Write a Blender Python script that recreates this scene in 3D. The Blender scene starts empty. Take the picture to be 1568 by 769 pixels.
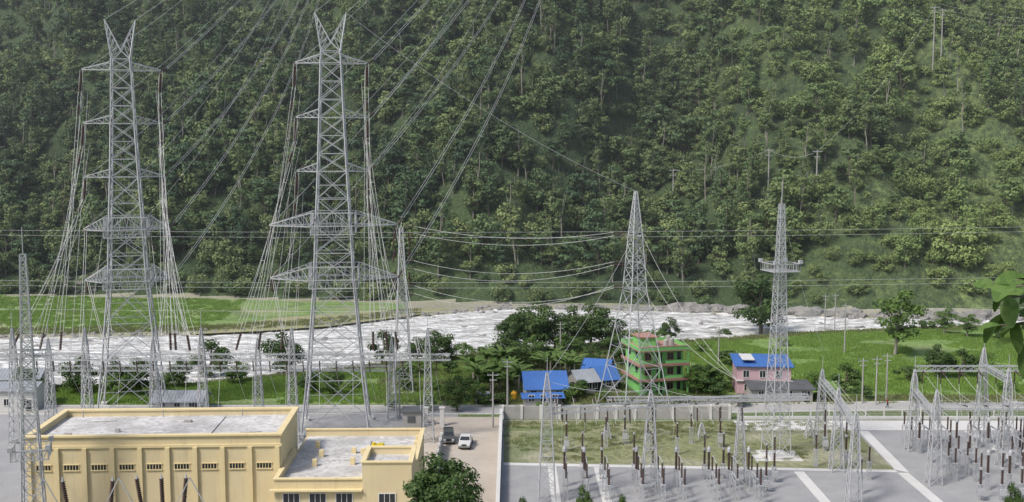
import bpy, math, random
import numpy as np
from mathutils import Vector, Matrix, noise
R = random.Random(7)
V = Vector
scene = bpy.context.scene
F = 1681.0; CH = 45.0; PITCH = math.atan(164.5/F)

def ray(px, py):
    u = (px-784)/F; v = (384.5-py)/F
    return V((u, math.cos(PITCH)+v*math.sin(PITCH), -math.sin(PITCH)+v*math.cos(PITCH)))
def G(px, py, z=0.0):            # where a sight line meets level z
    d = ray(px, py); t = (z-CH)/d.z
    return V((d.x*t, d.y*t, z))
def D(px, py, y):                # point on sight line at distance y
    d = ray(px, py); t = y/d.y
    return V((d.x*t, y, CH+d.z*t))

# ------------------------------------------------------------------ materials
def newmat(name):
    m = bpy.data.materials.new(name); m.use_nodes = True
    nt = m.node_tree; b = nt.nodes['Principled BSDF']
    return m, nt, b
def N(nt, t, **k):
    n = nt.nodes.new(t)
    for a, v in k.items():
        if hasattr(n, a): setattr(n, a, v)
    return n
def mixcol(nt, fac, a, b, mode='MIX'):
    n = nt.nodes.new('ShaderNodeMix'); n.data_type = 'RGBA'; n.blend_type = mode
    for s, val in ((n.inputs[0], fac), (n.inputs[6], a), (n.inputs[7], b)):
        if isinstance(val, (int, float)): s.default_value = val
        elif isinstance(val, tuple): s.default_value = (*val[:3], 1)
        else: nt.links.new(val, s)
    return n.outputs[2]
def noisef(nt, scale, detail=4, lo=.35, hi=.65, vec=None, rough=.6):
    if vec is None: vec = N(nt, 'ShaderNodeNewGeometry').outputs['Position']
    n = N(nt, 'ShaderNodeTexNoise'); n.inputs['Scale'].default_value = scale
    n.inputs['Detail'].default_value = detail; n.inputs['Roughness'].default_value = rough
    nt.links.new(vec, n.inputs['Vector'])
    mr = N(nt, 'ShaderNodeMapRange'); mr.inputs[1].default_value = lo; mr.inputs[2].default_value = hi
    nt.links.new(n.outputs['Fac'], mr.inputs[0])
    return mr.outputs[0]
def bump(nt, b, h, dist, strength=1.0):
    bp = N(nt, 'ShaderNodeBump'); bp.inputs['Distance'].default_value = dist
    bp.inputs['Strength'].default_value = strength
    nt.links.new(h, bp.inputs['Height']); nt.links.new(bp.outputs[0], b.inputs['Normal'])
def simple(name, c1, c2=None, scale=1.5, rough=.7, metal=0, bd=0.0, spec=.3):
    m, nt, b = newmat(name)
    b.inputs['Roughness'].default_value = rough; b.inputs['Metallic'].default_value = metal
    b.inputs['Specular IOR Level'].default_value = spec
    if c2 is None: c2 = tuple(x*.7 for x in c1)
    f = noisef(nt, scale, 6, .3, .7)
    f2 = noisef(nt, scale*7, 3, .3, .7)
    c = mixcol(nt, f, c1, c2)
    c = mixcol(nt, f2, c, tuple(x*.85 for x in c1))
    nt.links.new(c, b.inputs['Base Color'])
    if bd: bump(nt, b, f2, bd)
    return m

def foliage_mat(name, dark, mid, light, hill=False, trans=.25):
    m, nt, b = newmat(name)
    b.inputs['Roughness'].default_value = .6; b.inputs['Specular IOR Level'].default_value = .2
    geo = N(nt, 'ShaderNodeNewGeometry'); oi = N(nt, 'ShaderNodeObjectInfo')
    c = mixcol(nt, geo.outputs['Random Per Island'], dark, mid)
    mr = N(nt, 'ShaderNodeMapRange'); mr.inputs[1].default_value = .2; mr.inputs[2].default_value = 1.0
    mr.inputs[4].default_value = .9
    nt.links.new(oi.outputs['Random'], mr.inputs[0])
    c = mixcol(nt, mr.outputs[0], c, light)
    if hill:
        big = noisef(nt, .016, 3, .38, .60)
        c = mixcol(nt, big, mixcol(nt, .45, c, (.045, .076, .044)), c)
        sx = N(nt, 'ShaderNodeSeparateXYZ'); nt.links.new(geo.outputs['Position'], sx.inputs[0])
        mx = N(nt, 'ShaderNodeMapRange'); mx.inputs[1].default_value = 30; mx.inputs[2].default_value = 130
        mx.inputs[4].default_value = .68
        nt.links.new(sx.outputs[0], mx.inputs[0])
        mul = N(nt, 'ShaderNodeMath', operation='MULTIPLY'); nt.links.new(mx.outputs[0], mul.inputs[0])
        nt.links.new(noisef(nt, .022, 4, .32, .55), mul.inputs[1])
        c = mixcol(nt, mul.outputs[0], c, (.25, .34, .11))
    nt.links.new(c, b.inputs['Base Color'])
    if trans <= 0: return m
    tr = N(nt, 'ShaderNodeBsdfTranslucent'); nt.links.new(c, tr.inputs[0])
    mx = N(nt, 'ShaderNodeMixShader'); mx.inputs[0].default_value = trans
    nt.links.new(b.outputs[0], mx.inputs[1]); nt.links.new(tr.outputs[0], mx.inputs[2])
    nt.links.new(mx.outputs[0], nt.nodes['Material Output'].inputs[0])
    return m

M = {}
M['steel'] = simple('galvanised_steel', (.54, .55, .57), (.38, .39, .41), .8, .5, .15)
M['steel_dark'] = simple('weathered_steel', (.30, .31, .31), (.2, .2, .2), .8, .6, .2)
M['wire'] = simple('aluminium_conductor', (.68, .68, .68), (.58, .58, .58), .2, .5, 0)
M['ins'] = simple('brown_porcelain', (.09, .06, .052), (.055, .038, .034), 3, .3)
M['insgrey'] = simple('grey_porcelain', (.22, .2, .2), (.15, .14, .14), 3, .35)
def render_mat(name, c1, c2, c3):
    m, nt, b = newmat(name); b.inputs['Roughness'].default_value = .88; b.inputs['Specular IOR Level'].default_value = .2
    geo = N(nt, 'ShaderNodeNewGeometry'); mp = N(nt, 'ShaderNodeMapping'); mp.inputs['Scale'].default_value = (1.6, 1.6, .18)
    nt.links.new(geo.outputs['Position'], mp.inputs[0])
    c = mixcol(nt, noisef(nt, .35, 5, .3, .7), c1, c2); c = mixcol(nt, noisef(nt, 1.0, 6, .56, .85, mp.outputs[0]), c, c3)
    nt.links.new(c, b.inputs['Base Color']); return m
M['yellow'] = render_mat('cream_painted_render', (.70, .60, .38), (.64, .53, .33), (.50, .42, .27))
M['yellow2'] = render_mat('cream_trim', (.76, .64, .38), (.69, .57, .33), (.52, .43, .27))
def roof_mat():
    m, nt, b = newmat('roof_concrete'); b.inputs['Roughness'].default_value = .9
    c = mixcol(nt, noisef(nt, .22, 7, .38, .62, None, .7), (.66, .65, .64), (.42, .41, .40)); c = mixcol(nt, noisef(nt, 1.6, 6, .5, .7), c, (.34, .32, .30)); c = mixcol(nt, noisef(nt, .6, 3, .62, .72), c, (.74, .73, .71))
    nt.links.new(c, b.inputs['Base Color']); return m
M['roofconc'] = roof_mat()
M['glass'] = simple('dark_glass', (.03, .035, .04), (.02, .02, .025), 1, .12, 0, 0, .6)
M['whiteframe'] = simple('white_frame', (.75, .75, .73), (.65, .65, .63), 1, .5)
M['bark'] = simple('bark', (.17, .15, .12), (.10, .09, .07), 2, .9)
M['barkpale'] = simple('pale_bark', (.36, .34, .29), (.20, .18, .15), 1, .9)
M['hillleaf'] = foliage_mat('forest_foliage', (.070, .118, .052), (.140, .208, .082), (.190, .262, .098), True, 0)
M['hillleaf2'] = foliage_mat('olive_forest_foliage', (.105, .150, .060), (.200, .262, .100), (.265, .320, .130), True, 0)
M['hillleaf3'] = foliage_mat('deep_forest_foliage', (.048, .088, .048), (.092, .150, .075), (.110, .178, .078), True, 0)
M['leaf'] = foliage_mat('broadleaf_foliage', (.045, .088, .030), (.095, .155, .048), (.11, .175, .055))
M['leaflight'] = foliage_mat('light_foliage', (.09, .16, .04), (.15, .24, .065), (.17, .27, .07))
M['banana'] = foliage_mat('banana_leaf', (.09, .16, .045), (.16, .24, .07), (.15, .23, .07), False, .3)
M['crop'] = foliage_mat('crop_blades', (.19, .32, .065), (.29, .42, .11), (.25, .38, .09), False, .35)
M['weed'] = foliage_mat('weed_blades', (.19, .22, .09), (.27, .28, .13), (.21, .25, .10), False, .3)
M['rock'] = simple('river_rock', (.38, .37, .35), (.17, .165, .16), .5, .9, 0, .15)
M['wallconc'] = simple('concrete_wall', (.44, .43, .41), (.27, .26, .25), .5, .9, 0, .01)
M['conc'] = simple('pale_concrete', (.70, .69, .67), (.54, .53, .51), .3, .9)
M['asphalt'] = simple('road_surface', (.46, .45, .43), (.34, .33, .315), .25, .9, 0, .01)
M['dirt'] = simple('dirt_yard', (.55, .49, .42), (.36, .31, .26), .16, .95, 0, .03)
M['gravel'] = simple('yard_gravel', (.39, .39, .395), (.26, .26, .265), .3, .95, 0, .03)
M['sand'] = simple('sandy_bank', (.38, .35, .22), (.24, .31, .11), .10, .95, 0, .05)
M['blueroof'] = simple('blue_metal_roof', (.07, .19, .52), (.08, .15, .36), .5, .4)
M['greyroof'] = simple('grey_metal_roof', (.38, .41, .45), (.25, .25, .26), .5, .5)
M['darkroof'] = simple('dark_roof', (.13, .14, .15), (.08, .08, .08), .5, .7)
M['green'] = simple('green_paint', (.24, .60, .19), (.20, .50, .16), .4, .7)
M['salmon'] = simple('salmon_paint', (.50, .27, .22), (.40, .22, .19), .4, .7)
M['pink'] = simple('pink_paint', (.62, .42, .46), (.5, .34, .37), .4, .7)
M['whitewall'] = simple('white_wall', (.66, .66, .64), (.48, .48, .46), .4, .8)
M['carwhite'] = simple('white_car_paint', (.7, .7, .7), (.6, .6, .6), .4, .3, 0, 0, .5)
M['cardark'] = simple('dark_car_paint', (.09, .10, .10), (.06, .06, .07), .4, .3, 0, 0, .5)
M['rubber'] = simple('rubber', (.02, .02, .02), (.03, .03, .03), 2, .9)
M['orange'] = simple('orange_tank', (.75, .4, .04), (.6, .3, .03), 1, .4)
M['tyellow'] = simple('yellow_tank', (.75, .6, .05), (.6, .45, .03), 1, .4)
M['redshirt'] = simple('red_cloth', (.45, .03, .04), (.3, .02, .03), 2, .9)
M['trousers'] = simple('dark_cloth', (.04, .045, .07), (.03, .03, .05), 2, .9)
M['skin'] = simple('skin', (.32, .18, .11), (.28, .15, .1), 2, .6)
M['hair'] = simple('hair', (.015, .012, .01), (.01, .01, .01), 2, .6)

def ground_mat():
    m, nt, b = newmat('scrub_ground'); b.inputs['Roughness'].default_value = .95
    f = noisef(nt, .08, 6); g = noisef(nt, 1.2, 5)
    c = mixcol(nt, f, (.16, .24, .075), (.26, .26, .15)); c = mixcol(nt, g, c, (.10, .16, .05))
    nt.links.new(c, b.inputs['Base Color']); bump(nt, b, g, .3); return m
M['ground'] = ground_mat()
def hill_mat():
    m, nt, b = newmat('forest_floor'); b.inputs['Roughness'].default_value = .95
    f = noisef(nt, .03, 6, .4, .6); g = noisef(nt, .5, 6)
    c = mixcol(nt, f, (.05, .085, .036), (.10, .155, .055))
    geo = N(nt, 'ShaderNodeNewGeometry'); sx = N(nt, 'ShaderNodeSeparateXYZ'); nt.links.new(geo.outputs['Position'], sx.inputs[0])
    mx = N(nt, 'ShaderNodeMapRange'); mx.inputs[1].default_value = 60; mx.inputs[2].default_value = 120
    nt.links.new(sx.outputs[0], mx.inputs[0])
    mul = N(nt, 'ShaderNodeMath', operation='MULTIPLY'); nt.links.new(mx.outputs[0], mul.inputs[0]); nt.links.new(noisef(nt, .03, 4, .3, .55), mul.inputs[1])
    c = mixcol(nt, mul.outputs[0], c, (.25, .33, .12))
    c = mixcol(nt, g, c, (.06, .10, .042))
    nt.links.new(c, b.inputs['Base Color']); bump(nt, b, g, 1.0); return m
M['hill'] = hill_mat()
def field_mat(name, c1, c2, c3, vs=.07):
    m, nt, b = newmat(name); b.inputs['Roughness'].default_value = .9
    geo = N(nt, 'ShaderNodeNewGeometry')
    mp = N(nt, 'ShaderNodeMapping'); mp.inputs['Scale'].default_value = (.55, 1.6, 1); mp.inputs['Rotation'].default_value = (0, 0, .2)
    nt.links.new(geo.outputs['Position'], mp.inputs[0])
    vo = N(nt, 'ShaderNodeTexVoronoi'); vo.inputs['Scale'].default_value = vs; nt.links.new(mp.outputs[0], vo.inputs['Vector'])
    ve = N(nt, 'ShaderNodeTexVoronoi'); ve.feature = 'DISTANCE_TO_EDGE'; ve.inputs['Scale'].default_value = vs; nt.links.new(mp.outputs[0], ve.inputs['Vector'])
    sep = N(nt, 'ShaderNodeSeparateColor'); nt.links.new(vo.outputs['Color'], sep.inputs[0])
    c = mixcol(nt, sep.outputs[0], c1, c2)
    g = noisef(nt, .9, 6); c = mixcol(nt, g, c, tuple(x*.7 for x in c1))
    c = mixcol(nt, noisef(nt, .06, 5, .48, .72), c, c3)
    er = N(nt, 'ShaderNodeMapRange'); er.inputs[1].default_value = .02; er.inputs[2].default_value = .05
    er.inputs[3].default_value = .6; er.inputs[4].default_value = 0
    nt.links.new(ve.outputs[0], er.inputs[0]); c = mixcol(nt, er.outputs[0], c, (.11, .17, .05))
    nt.links.new(c, b.inputs['Base Color']); bump(nt, b, g, .25); return m
M['rice'] = field_mat('rice_field_mat', (.20, .34, .08), (.28, .40, .11), (.25, .31, .14))
M['terrace'] = field_mat('far_terrace_mat', (.24, .37, .11), (.30, .41, .14), (.36, .36, .21), .05)
M['yardgrass'] = field_mat('yard_grass_mat', (.29, .31, .15), (.34, .34, .19), (.48, .45, .36), .03)
def water_mat():
    m, nt, b = newmat('white_water'); b.inputs['Roughness'].default_value = .5
    geo = N(nt, 'ShaderNodeNewGeometry')
    mp = N(nt, 'ShaderNodeMapping'); mp.inputs['Scale'].default_value = (.3, 1.1, 1); mp.inputs['Rotation'].default_value = (0, 0, -.22)
    nt.links.new(geo.outputs['Position'], mp.inputs[0])
    f = noisef(nt, .16, 9, .44, .54, mp.outputs[0], .78); g = noisef(nt, .7, 8, .40, .52, mp.outputs[0], .75)
    c = mixcol(nt, f, (.58, .58, .55), (.94, .94, .93)); c = mixcol(nt, g, (.46, .46, .43), c)
    c = mixcol(nt, noisef(nt, .5, 8, .47, .55, mp.outputs[0], .7), c, (.97, .97, .96))
    nt.links.new(c, b.inputs['Base Color']); bump(nt, b, g, .25); return m
M['water'] = water_mat()

# ------------------------------------------------------------------ mesh builder
class MB:
    def __init__(s): s.v = []; s.f = []; s.m = []; s.mi = 0
    def face(s, pts):
        n = len(s.v); s.v.extend([tuple(p) for p in pts]); s.f.append(tuple(range(n, n+len(pts)))); s.m.append(s.mi)
    def beam(s, p, q, w=.1, h=None, cap=False):
        p = V(p); q = V(q); d = q-p
        if d.length < 1e-5: return
        d.normalize(); a = d.cross(V((0, 0, 1)))
        if a.length < .05: a = d.cross(V((0, 1, 0)))
        a.normalize(); b = d.cross(a); h = h or w
        a *= w/2; b = b*(h/2); n = len(s.v)
        for c in (p, q):
            for k in (a+b, a-b, -a-b, -a+b): s.v.append(tuple(c+k))
        for i in range(4):
            j = (i+1) % 4; s.f.append((n+i, n+j, n+4+j, n+4+i)); s.m.append(s.mi)
        if cap:
            s.f.append((n+3, n+2, n+1, n)); s.f.append((n+4, n+5, n+6, n+7)); s.m += [s.mi]*2
    def box(s, x0, x1, y0, y1, z0, z1):
        n = len(s.v)
        for z in (z0, z1):
            for x, y in ((x0, y0), (x1, y0), (x1, y1), (x0, y1)): s.v.append((x, y, z))
        for f in ((3, 2, 1, 0), (4, 5, 6, 7), (0, 1, 5, 4), (1, 2, 6, 5), (2, 3, 7, 6), (3, 0, 4, 7)):
            s.f.append(tuple(n+i for i in f)); s.m.append(s.mi)
    def tube(s, pts, rad, k=6, cap=True):
        pts = [V(p) for p in pts]; n0 = len(s.v)
        if not hasattr(rad, '__len__'): rad = [rad]*len(pts)
        for i, p in enumerate(pts):
            d = (pts[min(i+1, len(pts)-1)]-pts[max(i-1, 0)])
            if d.length < 1e-6: d = V((0, 0, 1))
            d.normalize(); a = d.cross(V((0, 0, 1)))
            if a.length < .05: a = V((1, 0, 0))
            a.normalize(); b = d.cross(a)
            for j in range(k):
                t = 2*math.pi*j/k; s.v.append(tuple(p+a*(rad[i]*math.cos(t))+b*(rad[i]*math.sin(t))))
        for i in range(len(pts)-1):
            for j in range(k):
                j2 = (j+1) % k
                s.f.append((n0+i*k+j, n0+i*k+j2, n0+(i+1)*k+j2, n0+(i+1)*k+j)); s.m.append(s.mi)
        if cap:
            s.f.append(tuple(n0+j for j in range(k))[::-1]); s.f.append(tuple(n0+(len(pts)-1)*k+j for j in range(k))); s.m += [s.mi]*2
    def ribbed(s, p, q, r=.14, k=6, pitch=.22):
        p = V(p); q = V(q); L = (q-p).length; n = max(3, int(L/pitch))
        pts = []; rr = []
        for i in range(n):
            for t, f in ((0.05, .5), (.5, 1.0), (.75, .95)): pts.append(p.lerp(q, (i+t)/n)); rr.append(r*f)
        s.tube(pts, rr, k)
    def mesh(s, name, mats, smooth=False):
        me = bpy.data.meshes.new(name); me.from_pydata(s.v, [], s.f)
        for m in mats: me.materials.append(M[m] if isinstance(m, str) else m)
        me.polygons.foreach_set('material_index', s.m)
        if smooth: me.polygons.foreach_set('use_smooth', [True]*len(s.f))
        me.update(); return me
    def build(s, name, mats, parent=None, loc=(0, 0, 0), rz=0, smooth=False):
        return place(s.mesh(name, mats, smooth), name, parent, loc, rz)
def place(me, name, parent=None, loc=(0, 0, 0), rz=0, sc=1):
    o = bpy.data.objects.new(name, me); scene.collection.objects.link(o)
    o.location = loc; o.rotation_euler = (0, 0, rz)
    o.scale = (sc, sc, sc) if not hasattr(sc, '__len__') else sc
    if parent: o.parent = parent
    return o
def empty(name, loc=(0, 0, 0), rz=0, parent=None):
    o = place(None, name, parent, loc, rz); o.empty_display_size = 1; return o

# ------------------------------------------------------------------ terrain
near_px = [(-700, 606), (0, 590), (150, 586), (300, 582), (400, 573), (550, 558), (700, 542), (850, 530), (930, 522), (1050, 519), (1200, 508), (1330, 502), (1500, 497), (2200, 495)]
far_px = [(-700, 520), (0, 516), (300, 511), (500, 500), (620, 485), (750, 472), (850, 471), (1000, 474), (1150, 479), (1330, 485), (1500, 488), (2200, 486)]
base_px = [(-700, 449), (0, 452), (300, 456), (640, 464), (800, 467), (1000, 468), (1150, 474), (1330, 479), (1568, 480), (2300, 478)]
def mk(pl):
    w = [G(*p) for p in pl]; xs = [p.x for p in w]; ys = [p.y for p in w]
    return lambda x: float(np.interp(x, xs, ys))
nearY = mk(near_px); farY = mk(far_px); baseY = mk(base_px)
def sst(a, b, x):
    t = min(1, max(0, (x-a)/(b-a))); return t*t*(3-2*t)
def fbm(x, y, s=1.0, o=4):
    return noise.fractal(V((x*s, y*s, 3.3)), 1.0, 2.0, o)
def T(x, y):
    if y < 100:
        if y >= 0: return 43*(1-y/100)**1.3
        return 43+min(-y, 400)*.35*sst(0, 20, -y)
    n, f, b = nearY(x), farY(x), baseY(x)
    b = max(b, f+2)
    if y < n-3: return 0.0
    if y < f+2:
        w = 1.5*noise.noise(V((x*.15, y*.15, 0)))
        return -1.7*sst(n-3, n+3+w, y)*(1-sst(f-3+w, f+2, y))
    if y < b: return 0.0
    d = y-b
    rid = fbm(x+.35*d, d*.35, .011, 5)*2.0
    a = min(1, d/60)
    z = .70*d*sst(-6, 14, d)+a*15*rid+4*a*fbm(x, y, .05, 3)
    z += 12*math.exp(-((x-118+.25*d)/30)**2)*a - 17*math.exp(-((x-42-.15*d)/16)**2)*a - 12*math.exp(-((x+70-.3*d)/14)**2)*a + 9*math.exp(-((x+20-.3*d)/22)**2)*a - 9*math.exp(-((x-5-.5*d)/10)**2)*a
    if d > 420: z = z-(d-420)*.70-max(0, d-600)*.5
    return max(z, -5)
def hill_hit(px, py):
    y = 300
    while y < 560:
        p = D(px, py, y)
        if T(p.x, y) > p.z: return p
        y += 1
    return p
def axis(segs):
    out = []
    for a, b, s in segs:
        n = max(1, int(round((b-a)/s))); out += [a+(b-a)*i/n for i in range(n)]
    return out+[segs[-1][1]]
xs = axis([(-2600, -700, 190), (-700, -260, 25), (-260, 260, 4), (260, 700, 25), (700, 2600, 190)])
ys = axis([(-1500, -50, 145), (-50, 100, 5), (100, 205, 10), (205, 340, 2), (340, 560, 5), (560, 1000, 20), (1000, 4200, 200)])
mb = MB(); nx = len(xs)
for y in ys:
    for x in xs: mb.v.append((x, y, T(x, y)))
for j in range(len(ys)-1):
    for i in range(nx-1):
        cx = (xs[i]+xs[i+1])/2; cy = (ys[j]+ys[j+1])/2
        mb.f.append((j*nx+i, j*nx+i+1, (j+1)*nx+i+1, (j+1)*nx+i))
        b = max(baseY(cx), farY(cx)+2)
        if cy > b+2: k = 1
        elif nearY(cx)-2 < cy < b+2: k = 2
        else: k = 0
        mb.m.append(k)
M['bank'] = simple('river_bank', (.40, .38, .31), (.22, .25, .13), .12, .95, 0, .2)
mb.build('ground', ['ground', 'hill', 'bank'], smooth=True)

def strip(name, y0, y1, x0, x1, dx, ny, mat, z=.02, wav=0):
    m = MB(); nxx = int((x1-x0)/dx)+1
    for i in range(nxx):
        x = x0+i*dx; a, b = y0(x), y1(x)
        for j in range(ny+1):
            y = a+(b-a)*j/ny
            m.v.append((x, y, z+(wav*noise.fractal(V((x*.30, y*.55, 0)), .8, 2, 4) if wav else 0)))
    for i in range(nxx-1):
        for j in range(ny):
            a = i*(ny+1)+j; m.f.append((a, a+ny+1, a+ny+2, a+1)); m.m.append(0)
    return m.build(name, [mat], smooth=True)
strip('river', lambda x: nearY(x)-2.5, lambda x: farY(x)+1.5, -420, 420, 1.2, 60, 'water', -.5, .26)
strip('rice_field', lambda x: 187.0, lambda x: nearY(x)-4.5, -170, -4, 4, 6, 'rice', .02)
strip('rice_field', lambda x: 193.0+max(0, x-60)*.05, lambda x: nearY(x)-4.5, 33, 200, 4, 6, 'rice', .02)
strip('terrace_field', lambda x: farY(x)+4, lambda x: max(baseY(x)-1.5, farY(x)+4.2), -230, -28, 3, 6, 'terrace', .02)
m = MB(); m.face([G(290, 512, .045), G(400, 507, .045), G(500, 500, .045), G(640, 482, .045), G(690, 473, .045), G(600, 474, .045), G(520, 480, .045), G(430, 486, .045), G(350, 498, .045)]); m.build('sandy_bank', ['sand'])

def sheet(name, pts, z, mat):
    m = MB(); m.face([(x, y, z) for x, y in pts]); return m.build(name, [mat])
def rect(x0, x1, y0, y1): return [(x0, y0), (x1, y0), (x1, y1), (x0, y1)]
sheet('gravel_yard', rect(-1.5, 150, 101, 176), .012, 'gravel')
sheet('gravel_yard', rect(-110, -9, 101, 183), .008, 'gravel')
sheet('yard_grass', [(-1.2, 152), (53, 148.5), (54, 170), (37, 175.6), (-1.2, 175.6)], .022, 'yardgrass')
sheet('dirt_yard', [(-16, 101), (-1.8, 101), (-1.8, 178), (-18, 178), (-13, 150)], .016, 'dirt')
# road with kerb
def roadY(x): return 180.0+max(0, x-20)*.06
m = MB()
for i in range(-30, 60):
    x = i*4; a = roadY(x)
    m.v += [(x, a, .03), (x, a+5.6, .03)]
for i in range(89): m.f.append((i*2, i*2+2, i*2+3, i*2+1)); m.m.append(0)
m.build('road', ['asphalt'])
m = MB()
for i in range(-30, 59):
    x = i*4
    for dy in (-.25, 5.6):
        a, b = roadY(x)+dy, roadY(x+4)+dy
        n = len(m.v); m.v += [(x, a, 0), (x+4, b, 0), (x+4, b, .15), (x, a, .15), (x, a+.22, 0), (x+4, b+.22, 0), (x+4, b+.22, .15), (x, a+.22, .15)]
        for f in ((0, 1, 2, 3), (3, 2, 6, 7), (5, 4, 7, 6)): m.f.append(tuple(n+k for k in f)); m.m.append(0)
m.build('road_kerb', ['conc'])
m = MB()
for r in [[(-1.2, 150.6), (53, 147.2), (53, 148.4), (-1.2, 151.9)], rect(52.9, 54.4, 118, 147), [(53.1, 148.4), (54.6, 147.2), (56, 169), (54.4, 169)],
          rect(11.4, 12.6, 118, 149.6), rect(38.8, 40.2, 118, 147.6), rect(5, 6.2, 118, 150), rect(71, 72.4, 118, 169)]:
    m.face([(x, y, .034) for x, y in r])
m.build('concrete_path', ['conc'])
sheet('service_road', rect(36, 150, 169.5, 175.4), .036, 'conc')

# ------------------------------------------------------------------ trees
def leaves(mb, rs, centres, n, size, flat=.6, mi=1):
    for _ in range(n):
        c, r = centres[rs.randrange(len(centres))]
        d = V((rs.gauss(0, 1), rs.gauss(0, 1), rs.gauss(.25, 1))).normalized()
        k = rs.uniform(.45, 1.05)
        p = c+V((d.x*r*k, d.y*r*k, d.z*r*k*flat))
        nrm = (d+V((rs.gauss(0, .4), rs.gauss(0, .4), rs.gauss(.35, .4)))).normalized()
        a = nrm.cross(V((rs.gauss(0, 1), rs.gauss(0, 1), rs.gauss(0, 1))))
        if a.length < 1e-3: continue
        a.normalize(); b = nrm.cross(a)
        s = size*rs.uniform(.6, 1.35); w = s*rs.uniform(.5, .85)
        q = [p-a*s*.5, p-b*w*.5+a*s*.05, p+a*s*.5, p+b*w*.5+a*s*.05]
        n0 = len(mb.v); mb.v.extend([tuple(x) for x in q]); mb.f.append((n0, n0+1, n0+2, n0+3)); mb.m.append(mi)
def tree_mesh(name, seed, h, cr, c0, ncl, nl, ls, leaf, bark='bark', tr=.25, clr=.36, top=.5, flat=.65):
    rs = random.Random(seed); m = MB()
    lean = V((rs.uniform(-.06, .06)*h, rs.uniform(-.06, .06)*h, 0))
    tp = [V((0, 0, -.4))]+[V((rs.uniform(-.03, .03)*h*t, rs.uniform(-.03, .03)*h*t, h*t*.9))+lean*t for t in (.15, .35, .55, .75, 1)]
    m.tube(tp, [tr*(1.25-.95*i/5) for i in range(6)], 6)
    z0 = h*c0; zc = (z0+h)/2; rz = (h-z0)/2
    cen = []
    for i in range(ncl):
        for _ in range(30):
            u = V((rs.uniform(-1, 1), rs.uniform(-1, 1), rs.uniform(-1, 1)))
            if .35 < u.length < 1: break
        sq = 1-top*max(0, u.z)**2-.25*max(0, -u.z)
        c = V((u.x*cr*.8*sq, u.y*cr*.8*sq, zc+u.z*rz*.85))+lean*.8
        cen.append((c, cr*clr*rs.uniform(.7, 1.3)))
    for c, r in cen[:12]:
        t = max(.2, min(.95, (c.z/h)-.18)); s0 = V((0, 0, h*t*.9))+lean*t
        mid = s0.lerp(c, .5)+V((0, 0, -.05*h*rs.random()))
        m.tube([s0, mid, c], [tr*.4, tr*.28, tr*.1], 4)
    leaves(m, rs, cen, nl, ls, flat)
    return m.mesh(name, [bark, leaf])

def scatter(parent, name, meshes, pts):
    groups = [[] for _ in meshes]
    for p in pts: groups[R.randrange(len(meshes))].append(p)
    for me, g in zip(meshes, groups):
        if not g: continue
        m = MB()
        for x, y, z, s, a in g:
            h = s*math.sqrt(.5)
            m.face([(x+h*math.cos(a+k*math.pi/2), y+h*math.sin(a+k*math.pi/2), z) for k in range(4)])
        o = m.build(name+'_placement', [], parent)
        o.instance_type = 'FACES'; o.use_instance_faces_scale = True; o.instance_faces_scale = 1
        o.show_instancer_for_render = False; o.show_instancer_for_viewport = False
        place(me, name, o)

h1, h2, h3 = 'hillleaf', 'hillleaf2', 'hillleaf3'
P_big = [tree_mesh('forest_tree', 11, 12, 4.6, .06, 24, 1900, .66, h1), tree_mesh('forest_tree', 12, 16, 3.8, .08, 28, 2000, .62, h3),
         tree_mesh('forest_tree', 13, 10, 5.0, .05, 22, 1800, .68, h2), tree_mesh('forest_tree', 14, 18, 3.4, .12, 26, 1700, .60, h1, 'barkpale', .18, .40),
         tree_mesh('forest_tree', 15, 13, 5.4, .15, 16, 1900, .66, h3, 'bark', .2, .33, .3, .5), tree_mesh('forest_tree', 16, 15, 4.4, .1, 14, 1500, .62, h2, 'barkpale', .2, .36, .5, .55)]
P_tall = [tree_mesh('tall_forest_tree', 21, 20, 3.0, .4, 14, 1100, .58, h1, 'barkpale', .2, .42), tree_mesh('tall_forest_tree', 22, 18, 2.6, .35, 12, 900, .58, h2, 'barkpale', .18, .45)]
P_bush = [tree_mesh('forest_bush', 31, 5.5, 3.4, .02, 13, 1000, .52, h2, 'bark', .1, .45), tree_mesh('forest_bush', 32, 4, 2.8, .0, 10, 700, .48, h1, 'bark', .08, .48)]
forest = empty('forest')
big, tall, bush = [], [], []
y = 300.0
while y < 560:
    st = 5.0 if y < 480 else 8
    x = -.52*y-30
    while x < .52*y+40:
        px = x+R.uniform(-.6, .6)*st; py = y+R.uniform(-.6, .6)*st
        b = max(baseY(px), farY(px)+2); d = py-b
        x += st
        if d < 2: continue
        z = T(px, py)
        dens = noise.noise(V((px*.02, py*.02, 7))); szn = 1+.45*noise.noise(V((px*.035, py*.035, 17)))
        openr = sst(60, 115, px)*(1-sst(70, 170, d))     # thin cover on the lower right slope
        a = R.uniform(0, 6.28)
        if R.random() < openr*.66+(.14 if dens < -.2 else 0):
            if R.random() < .85: bush.append((px, py, z-.2, R.uniform(.5, 1.3), a))
            continue
        r = R.random()
        if d < 9: bush.append((px, py, z-.3, R.uniform(.7, 1.3), a))
        elif r < .62-.2*max(0, dens): big.append((px, py, z-.6, szn*R.choice((.5, .65, .8, .95, 1.1, 1.25)), a))
        elif r < .70+.25*max(0, dens): tall.append((px, py, z-.4, R.uniform(.6, 1.1), a))
        else: bush.append((px, py, z-.3, R.uniform(.9, 1.8), a))
    y += st
scatter(forest, 'forest_tree', P_big, big); scatter(forest, 'tall_forest_tree', P_tall, tall); scatter(forest, 'forest_bush', P_bush, bush)

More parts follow.
